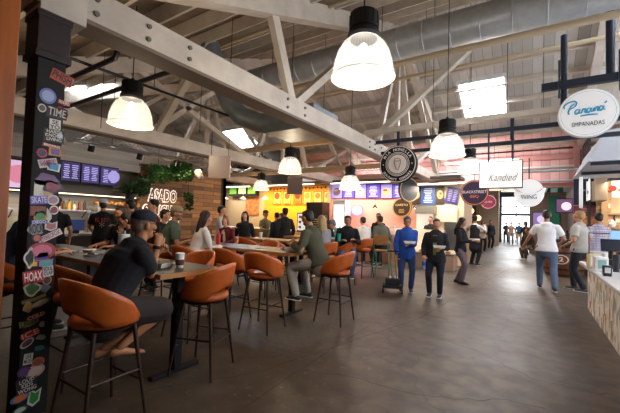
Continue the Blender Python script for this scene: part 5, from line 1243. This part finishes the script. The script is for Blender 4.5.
    if cap:
        cp=M('capcloth_'+capc,h(capc),.85); s=MB(); s.lathe([(.092,.0),(.094,.02),(.09,.05),(.07,.08),(.035,.096),(0,.10)],n=24,close=(0,1))
        for v in s.b.verts: v.co=hd(0,-.016,.045)+hm@V((v.co.x,v.co.y*1.12,v.co.z))
        co_=s.build('cap',cp,T,smooth=2)
        sg=1 if cap!='back' else -1
        s=MB(); A=[];Bq=[]
        for i in range(11):
            a=PI*i/10; r1=.09
            A.append((math.cos(a)*.082,sg*(math.sin(a)*.085),.05)); Bq.append((math.cos(a)*.078,sg*(.02+math.sin(a)*.155),.038+.012*abs(math.cos(a))*0))
        va=[s.b.verts.new(hd(p[0],p[1]-.01,p[2]+.002)) for p in A]; vb=[s.b.verts.new(hd(p[0],p[1]-.01,p[2])) for p in Bq]
        for i in range(10): s._f([va[i],va[i+1],vb[i+1],vb[i]])
        bmesh.ops.solidify(s.b,geom=s.b.faces[:],thickness=.005); s.build('brim',cp,co_,smooth=2)
    if glasses:
        s=MB()
        for q in (-1,1):
            s.tube([hd(q*.033+.021*math.cos(a),.098,.016+.015*math.sin(a)) for a in [i*PI/8 for i in range(17)]],.0022,6); s.tube([hd(q*.054,.096,.02),hd(q*.079,.0,.02)],.002,5)
        s.tube([hd(-.012,.10,.02),hd(.012,.10,.02)],.002,5); s.build('glasses',black,T)
    return T,dict(hR=hR,hL=hL,k=k,hc=hc,hm=hm,cur=cur,fw=fw,rt=rt,knR=knR,elL=elL,elR=elR)
def world(T,p): 
    m=Matrix.Translation(T.location)@Matrix.Rotation(T.rotation_euler[2],4,'Z')@Matrix.Diagonal((*T.scale,1)); return m@V(p)
def back_print(T,G,txt,col,size=.12,w=.22,y=-1,z_=.34,extra=None):
    p=G['cur'](z_)+G['fw']*(.142*y); r=G['rt']*(-y)*-1 if y>0 else G['rt']
    text(txt,size,p,G['rt'] if y<0 else -G['rt'],V((0,0,1)),plain(col,.7),'shirt_print',T,width=w,ext=.003)
SEAT=.762
def _plaid(nt,N,L,b):
    tc=N.new('ShaderNodeTexCoord'); s=N.new('ShaderNodeSeparateXYZ'); L.new(tc.outputs['Object'],s.inputs[0]); fs=[]
    for ax in (0,2):
        a=N.new('ShaderNodeMath'); a.operation='MULTIPLY'; L.new(s.outputs[ax],a.inputs[0]); a.inputs[1].default_value=18
        f=N.new('ShaderNodeMath'); f.operation='FRACT'; L.new(a.outputs[0],f.inputs[0]); g=N.new('ShaderNodeMath'); g.operation='GREATER_THAN'; L.new(f.outputs[0],g.inputs[0]); g.inputs[1].default_value=.6; fs.append(g.outputs[0])
    c=mixc(N,L,h('c8ccd8'),h('8490b8'),fs[0]); c=mixc(N,L,c,h('a86a7c'),fs[1]); m=mixc(N,L,c,h('c4c6d2'),.35); L.new(m,b.inputs['Base Color']); b.inputs['Roughness'].default_value=.9
MATS['cloth_8a90b4']=two('checked shirt cloth',_plaid)
# 1 near man
T1,G1=person(-2.72,1.36,84,'seated man in navy cap, black shirt and dark shorts, chin on his hand',H=1.72,D_=3,pz=.81,seat=SEAT-.02,skin='b07850',top='15171c',sleeve='short',bot='2e2624',shorts=True,bare=True,hair='6a5648',hs='cap',cap='front',capc='171b2a',glasses=True,lean=9,hunch=.55,build=1.27,hy=-4,hp=0,
  RH=(.05,.38,1.30),LH=(-.03,.42,1.22),FR=(.08,.12,.40),FL=(-.03,.04,.38),grip=.9)
s=MB(); d=(G1['hR']-G1['elR']).normalized(); s.lathe([(.031,-.014),(.036,-.014),(.036,.014),(.031,.014)],G1['hR']-d*.02,18,d,(0,0)); s.build('watch_strap',black,T1)
# 2 behind column
T,G=person(-4.42,1.22,70,'seated person in blue grey shirt with white lettering, left of the stickered column',H=1.78,D_=4,seat=SEAT,top='3c506c',sleeve='short',bot='26282c',lean=12,build=1.1,RH=(.2,.42,1.08),LH=(-.15,.42,1.08))
text('IN\nER',.17,G['cur'](.28)+G['rt']*.04-G['fw']*.15,G['rt'],V((0,0,1)),plain('e6e6ea'),'shirt_print',T,width=.24,ext=.004,shear=.2)
person(-5.35,2.95,-70,'person across the near table leaning a bare arm on it, mostly behind the column',H=1.68,D_=5.5,seat=SEAT,top='20202a',sleeve='short',skin='b57c58',lean=16,RH=(.28,.38,1.08),LH=(-.05,.45,1.08))
person(-7.9,2.9,160,'kitchen worker in black standing just right of the stickered column',H=1.75,D_=7,top='121214',sleeve='short',bot='16161a',cap='front',capc='121214')
T,G=person(-8.35,4.0,150,'cook in white cap and black shirt with red print, back turned',H=1.78,D_=8,skin='a87456',top='111114',sleeve='short',bot='14161c',cap='front',capc='c8ccd4',hs='cap',build=1.08,RH=(.22,.35,1.02),LH=(-.22,.35,1.02))
text('EL REY',.12,G['cur'](.36)-G['fw']*.155,G['rt'],V((0,0,1)),plain('a83a2c'),'shirt_print',T,width=.26,ext=.004); text('*',.3,G['cur'](.2)-G['fw']*.15,G['rt'],V((0,0,1)),plain('8a8478'),'shirt_print',T,width=.1,ext=.004)
person(-5.0,2.98,-115,'dark haired diner in black resting cheek on hand across the near table',H=1.62,D_=6,seat=SEAT-.04,skin='c08a68',hair='2a1a12',hs='bun',top='16161a',lean=20,RH=(.03,.30,1.33),LH=(-.2,.4,1.08),hp=-12)
person(-6.95,3.85,-140,'dark haired person in navy standing left of the spiky wall plant',H=1.76,D_=7,hair='15100e',top='1c2030',bot='16161a',RH=(.15,.3,1.2))
person(-6.35,4.0,-100,'person with high dark hair and red top standing before the plank wall',H=1.76,D_=7,hair='120d0c',hs='bigcurl',top='5c1c20',bot='16161a')
person(-5.85,3.75,30,'seated diner with dark messy hair in black under the red lettering',H=1.68,D_=6,seat=SEAT,hair='1c1412',top='121215',lean=10,RH=(.1,.4,1.1))
person(-5.1,3.42,58,'seated man in grey green shirt and tan cap, turned to the right',H=1.78,D_=5,seat=SEAT,skin='b57f60',hair='6a5c48',hs='cap',cap='front',capc='8a7a60',top='4c5a4c',sleeve='short',bot='25262c',lean=14,build=1.12,hy=-25,beard='7a6a58',RH=(.15,.42,1.1),LH=(-.1,.45,1.12))
person(-4.42,3.5,75,'seated woman with long brown hair in a white top, back turned',H=1.66,D_=5,seat=SEAT-.01,hair='2e1a12',hs='long',top='ddd6d0',bot='22242a',lean=8,RH=(.2,.4,1.1),LH=(-.2,.4,1.1),hy=-20)
person(-5.4,5.15,-75,'seated child with fair bobbed hair, maroon top, hands near the mouth',H=1.45,D_=7,seat=SEAT+.02,skin='e0ae90',hair='a8764a',hs='bob',top='6a1e1e',bot='22242a',lean=10,RH=(.04,.26,1.42),LH=(-.1,.38,1.2),inner='e8e0da')
person(-6.6,6.0,35,'dark haired person in pale grey shirt standing before the stalls',H=1.74,D_=9,hair='1c1512',top='c4bcb8',bot='22262e',RH=(.1,.3,1.2))
person(-6.25,6.5,-60,'person with black hair and black jacket standing by the red panel',H=1.62,D_=9,hair='0d0b0b',hs='long',top='121218',coat=True,bot='16161c')
person(-7.35,8.6,-10,'man in khaki cap and olive shirt facing right at the golden counter',H=1.72,D_=11,skin='b88a68',hair='3a2c20',hs='cap',cap='front',capc='4a3c2c',top='76704f',sleeve='short',bot='3a3a34',RH=(.2,.36,1.12),LH=(-.1,.38,1.12))
person(-7.3,9.4,200,'person in bright blue at the golden counter, half hidden',H=1.66,D_=12,top='1f4fa0',bot='22262e',hair='3a2a1c')
person(-6.35,8.35,150,'man in black cap and black jacket standing left of the kiosk',H=1.78,D_=10,skin='8a5c44',hair='16110f',hs='cap',cap='back',capc='1a1614',top='141216',coat=True,bot='141418',build=1.12)
person(-6.75,8.45,170,'person in navy jacket beside the man in black cap',H=1.66,D_=10,hair='1c1512',top='1a2038',coat=True,bot='14161c')
# 16 olive man
T,G=person(-2.68,4.42,180,'seated man in olive jacket and light grey trousers at the second table end',H=1.8,D_=5,seat=SEAT,skin='a87656',hair='1a1310',top='4a4a38',coat=True,bot='a8a298',shoe='2a2a2c',lean=20,build=1.08,beard='2a1e18',RH=(.02,.42,1.12),LH=(-.22,.36,1.10),FR=(.14,.32,.25),FL=(-.16,.34,.25),hp=-10)
person(-3.62,6.15,150,'seated person with long blond hair in grey top, back turned',H=1.66,D_=7,seat=SEAT,hair='a88c5c',hs='long',top='8e8c90',bot='30323a',shoe='d8d8d8',lean=8,RH=(.1,.4,1.1))
person(-4.1,8.35,205,'person in turquoise sleeve and grey cap bending over the table',H=1.7,D_=9,hair='5a5a5c',hs='short',top='18a8b8',bot='3a3c44',lean=52,RH=(.25,.55,1.0),LH=(-.15,.6,1.0),cap='front',capc='5c6068')
T,G=person(-3.5,6.95,-62,'seated woman with glasses, black jacket and jeans behind a teal cup',H=1.7,D_=8,seat=SEAT,skin='b8846a',hair='1a1212',hs='bun',glasses=True,top='141318',coat=True,bot='35507c',shoe='24262c',sole='e8e8e8',lean=4,build=1.12,inner='2a2a30',RH=(.12,.36,1.12),LH=(-.16,.36,1.14))
cup(*(onp(339,243,(-3.3,6.55,0),(0,1,0)).xy),1.02,'teal cup in front of the woman with glasses','18a090',None,.042,.15)
person(-5.1,8.75,-80,'dark haired man in black seated behind the woman with glasses',H=1.74,D_=9,seat=SEAT,hair='3a2418',top='15161c',lean=8,RH=(.2,.35,1.1))
person(-3.85,8.75,140,'seated person with black hair in a white and grey jacket, looking left',H=1.7,D_=9.5,seat=SEAT,hair='100d0e',hs='short',top='d2cec8',coat=True,bot='20222a',shoe='d8d8d8',lean=8,RH=(.1,.4,1.12),hy=20)
person(-3.55,9.35,150,'large seated man in grey green jacket with short dark hair, back turned',H=1.82,D_=9.5,seat=SEAT,skin='8c5e46',hair='1c1614',top='55584c',coat=True,bot='20222a',build=1.15,lean=8,hy=15)
person(-4.25,10.7,-90,'dark haired staff member standing at the pink stall counter',H=1.74,D_=11,hair='15100e',top='17171c',bot='17171c')
person(-3.0,12.45,-90,'staff member in black behind the glass display counter',H=1.7,D_=12,hair='1c1412',top='141418',bot='17171c')
# 23 blue woman
T,G=person(-2.25,7.3,-66,'standing woman in bright blue hooded top and jeans holding a paper tray',H=1.6,D_=7,skin='bd8a72',hair='4a3a30',hs='tail',glasses=True,top='2450a8',coat=True,bot='2f4a78',shoe='30343c',sole='e0e0e0',build=1.08,lean=2,hp=-10,RH=(.24,.12,.86),LH=(-.02,.30,1.12),FR=(.11,.0,0),FL=(-.11,.04,0),grip=.6)
BW=(T,G)
def held(T,G,off,fn):
    p=world(T,G+V(off)); return fn(p)
p=world(T,G['hL']+V((.0,.08,.02))); tray(p.x,p.y,p.z,'white paper tray of food in the hands of the woman in blue',.24,.16,'f0eeea','d8b080',R(24))
# 24 dark jacket woman
T,G=person(-1.62,7.18,-84,'standing woman in black jacket over olive top looking down at her food',H=1.56,D_=7,skin='bd8468',hair='4a3a34',hs='short',top='15161c',coat=True,inner='6c7444',bot='1b2030',shoe='3a4654',sole='e8e8ea',build=1.1,hy=25,hp=-8,RH=(.22,.20,.92),LH=(-.14,.30,1.10),FR=(.12,.02,0),FL=(-.10,.03,0),grip=.7)
DW=(T,G)
p=world(T,G['hL']+V((.02,.08,.02))); tray(p.x,p.y,p.z,'white paper tray of food held by the woman in the black jacket',.22,.15,'efece6','c8b070',R(6))
p=world(T,G['hR']+V((0,.03,-.17))); t=thing('water_bottle','blue and clear water bottle hanging from the dark jacketed woman','bottle',p); MB().lathe([(0,-.12),(.035,-.12),(.036,.04),(.02,.09),(0,.09)],n=16).build('bottle_body',plain('6f8cb8',.2),t,smooth=1); MB().lathe([(.037,-.04),(.037,.03)],n=16,close=(0,0)).build('bottle_label',plain('24408c'),t,smooth=1); MB().cyl((0,0,.10),.018,.03,12).build('bottle_cap',black,t)
# walker / scooter trolley of blue woman
t=thing('trolley','small black wheeled folding trolley beside the woman in blue','trolley',(-2.44,7.0,0),R(20))
MB().bb((-.2,-.16,.10),(.2,.16,.16)).build('deck',plain('16161a'),t,bevel=.01); MB().bb((-.15,-.12,.16),(.15,.1,.30)).build('bag',plain('1c1c22'),t,bevel=.03)
for a in (-.19,.19):
    for b in (-.14,.14): MB().cyl((a,b,.055),.055,.03,16,(1,0,0)).build('wheel',black,t,smooth=1)
m=MB(); m.tube([(-.1,-.1,.15),(-.02,-.02,.86)],.012,8); m.tube([(.1,-.1,.15),(.02,-.02,.86)],.012,8); m.build('push_handle',plain('8a6a3a'),t); MB().tube([(-.1,-.02,.86),(.1,-.02,.86)],.018,8,cap=True).build('handle_grip',black,t); m=MB(); m.ell((-.06,-.02,.31),(.035,.035,.03)); m.ell((.07,0,.31),(.035,.035,.03)); m.build('bag_contents',plain('d8d8d0'),t,smooth=2)
person(-1.48,9.2,-10,'standing woman with long black hair, black top and wide grey trousers',H=1.63,D_=9,skin='b07c62',hair='0e0c0d',hs='long',top='101014',bot='6a5c64',shoe='1a1a1e',sole='1a1a1e',hp=-14,RH=(.14,.32,1.15),LH=(-.1,.34,1.15),FR=(.1,.1,0),FL=(-.08,-.08,0))
person(-1.72,13.6,60,'person in black vest with white sleeves reaching at the far stall',H=1.78,D_=14,hair='15100e',hs='cap',cap='front',capc='2a2428',top='e2dedc',bot='16161c',apron='14151c',RH=(.1,.4,1.4),LH=(-.3,.3,1.35))
person(-2.2,20.5,-70,'woman in white jacket with folded hands before the tan wall',H=1.68,D_=20,hair='3a2418',hs='bob',top='ddd6cc',coat=True,bot='16181e',RH=(.0,.3,1.15),LH=(0,.3,1.12))
person(-2.12,23.8,-60,'dark clothed man standing against the tan corridor wall',H=1.74,D_=24,hair='1c1412',top='1c1e26',coat=True,bot='1a1c24')
for i,(px,py,lab,tp,bt,hr) in enumerate(((506,243,'walker in dark clothes at the far left of the entrance','2a303c','20242c','2a1c14'),(511,244.5,'walker in tan top and grey trousers in the entrance','a8846c','8a8680','6a4a34'),(519,243,'walker in blue shirt and shorts in the entrance','35506c','a8906c','4a3424'),(526,243,'walker in pale shirt in the entrance, right of the blue shirt','c8c4c4','4a5058','3a2c24'))):
    p=onz(px,py); 
    if p.y>33: p=V((CAM.x+(p.x)*31.5/p.y,31.5,0))
    person(p.x,p.y,-95+i*4,lab,H=1.72,D_=25,top=tp,sleeve='short',bot=bt,hair=hr,FR=(.1,.2,0),FL=(-.1,-.12,0),shorts=(i==2))
person(-.25,20.8,215,'dark haired woman in black seated low beyond the man in white',H=1.7,D_=18,hair='3a2018',hs='bob',top='18181c',bot='1c1c22',RH=(.2,.35,1.1))
person(-.05,17.5,230,'person mostly hidden behind the man in white, only pale shoes clear',H=1.7,D_=17,hair='3a2a1c',top='3a3430',bot='5a4c3c',shoe='e8e8e8',seat=.55,FR=(.1,.35,.02),FL=(-.1,.4,.02))
# 35 white tee man
person(.30,9.75,96,'tall man in plain white t-shirt and blue jeans walking away',H=1.86,D_=6.9,skin='b07c62',hair='2a1e1a',top='e6e2e2',sleeve='short',bot='56647c',shoe='30343c',sole='c8ccd4',build=1.08,twist=-6,LH=(-.40,.30,.94),RH=(.30,.24,1.04),FR=(.11,-.26,.02),FL=(-.09,.28,0))
person(.95,10.15,155,'fair haired man in grey beige t-shirt and black trousers facing left',H=1.86,D_=10,skin='c08a6c',hair='b08a5c',hs='short',top='aea89c',sleeve='short',bot='22242a',shoe='4a4a4e',sole='dcdcdc',build=1.15,RH=(.25,.12,.98),LH=(-.2,.22,.98),FR=(.12,.18,0),FL=(-.1,-.08,0))
person(1.38,10.9,120,'man in blue and pink checked shirt at the shop, back turned',H=1.84,D_=10.5,skin='b07c62',hair='17110f',top='8a90b4',bot='20222a',shoe='3a3a3e',build=1.12,RH=(.2,.3,1.0))
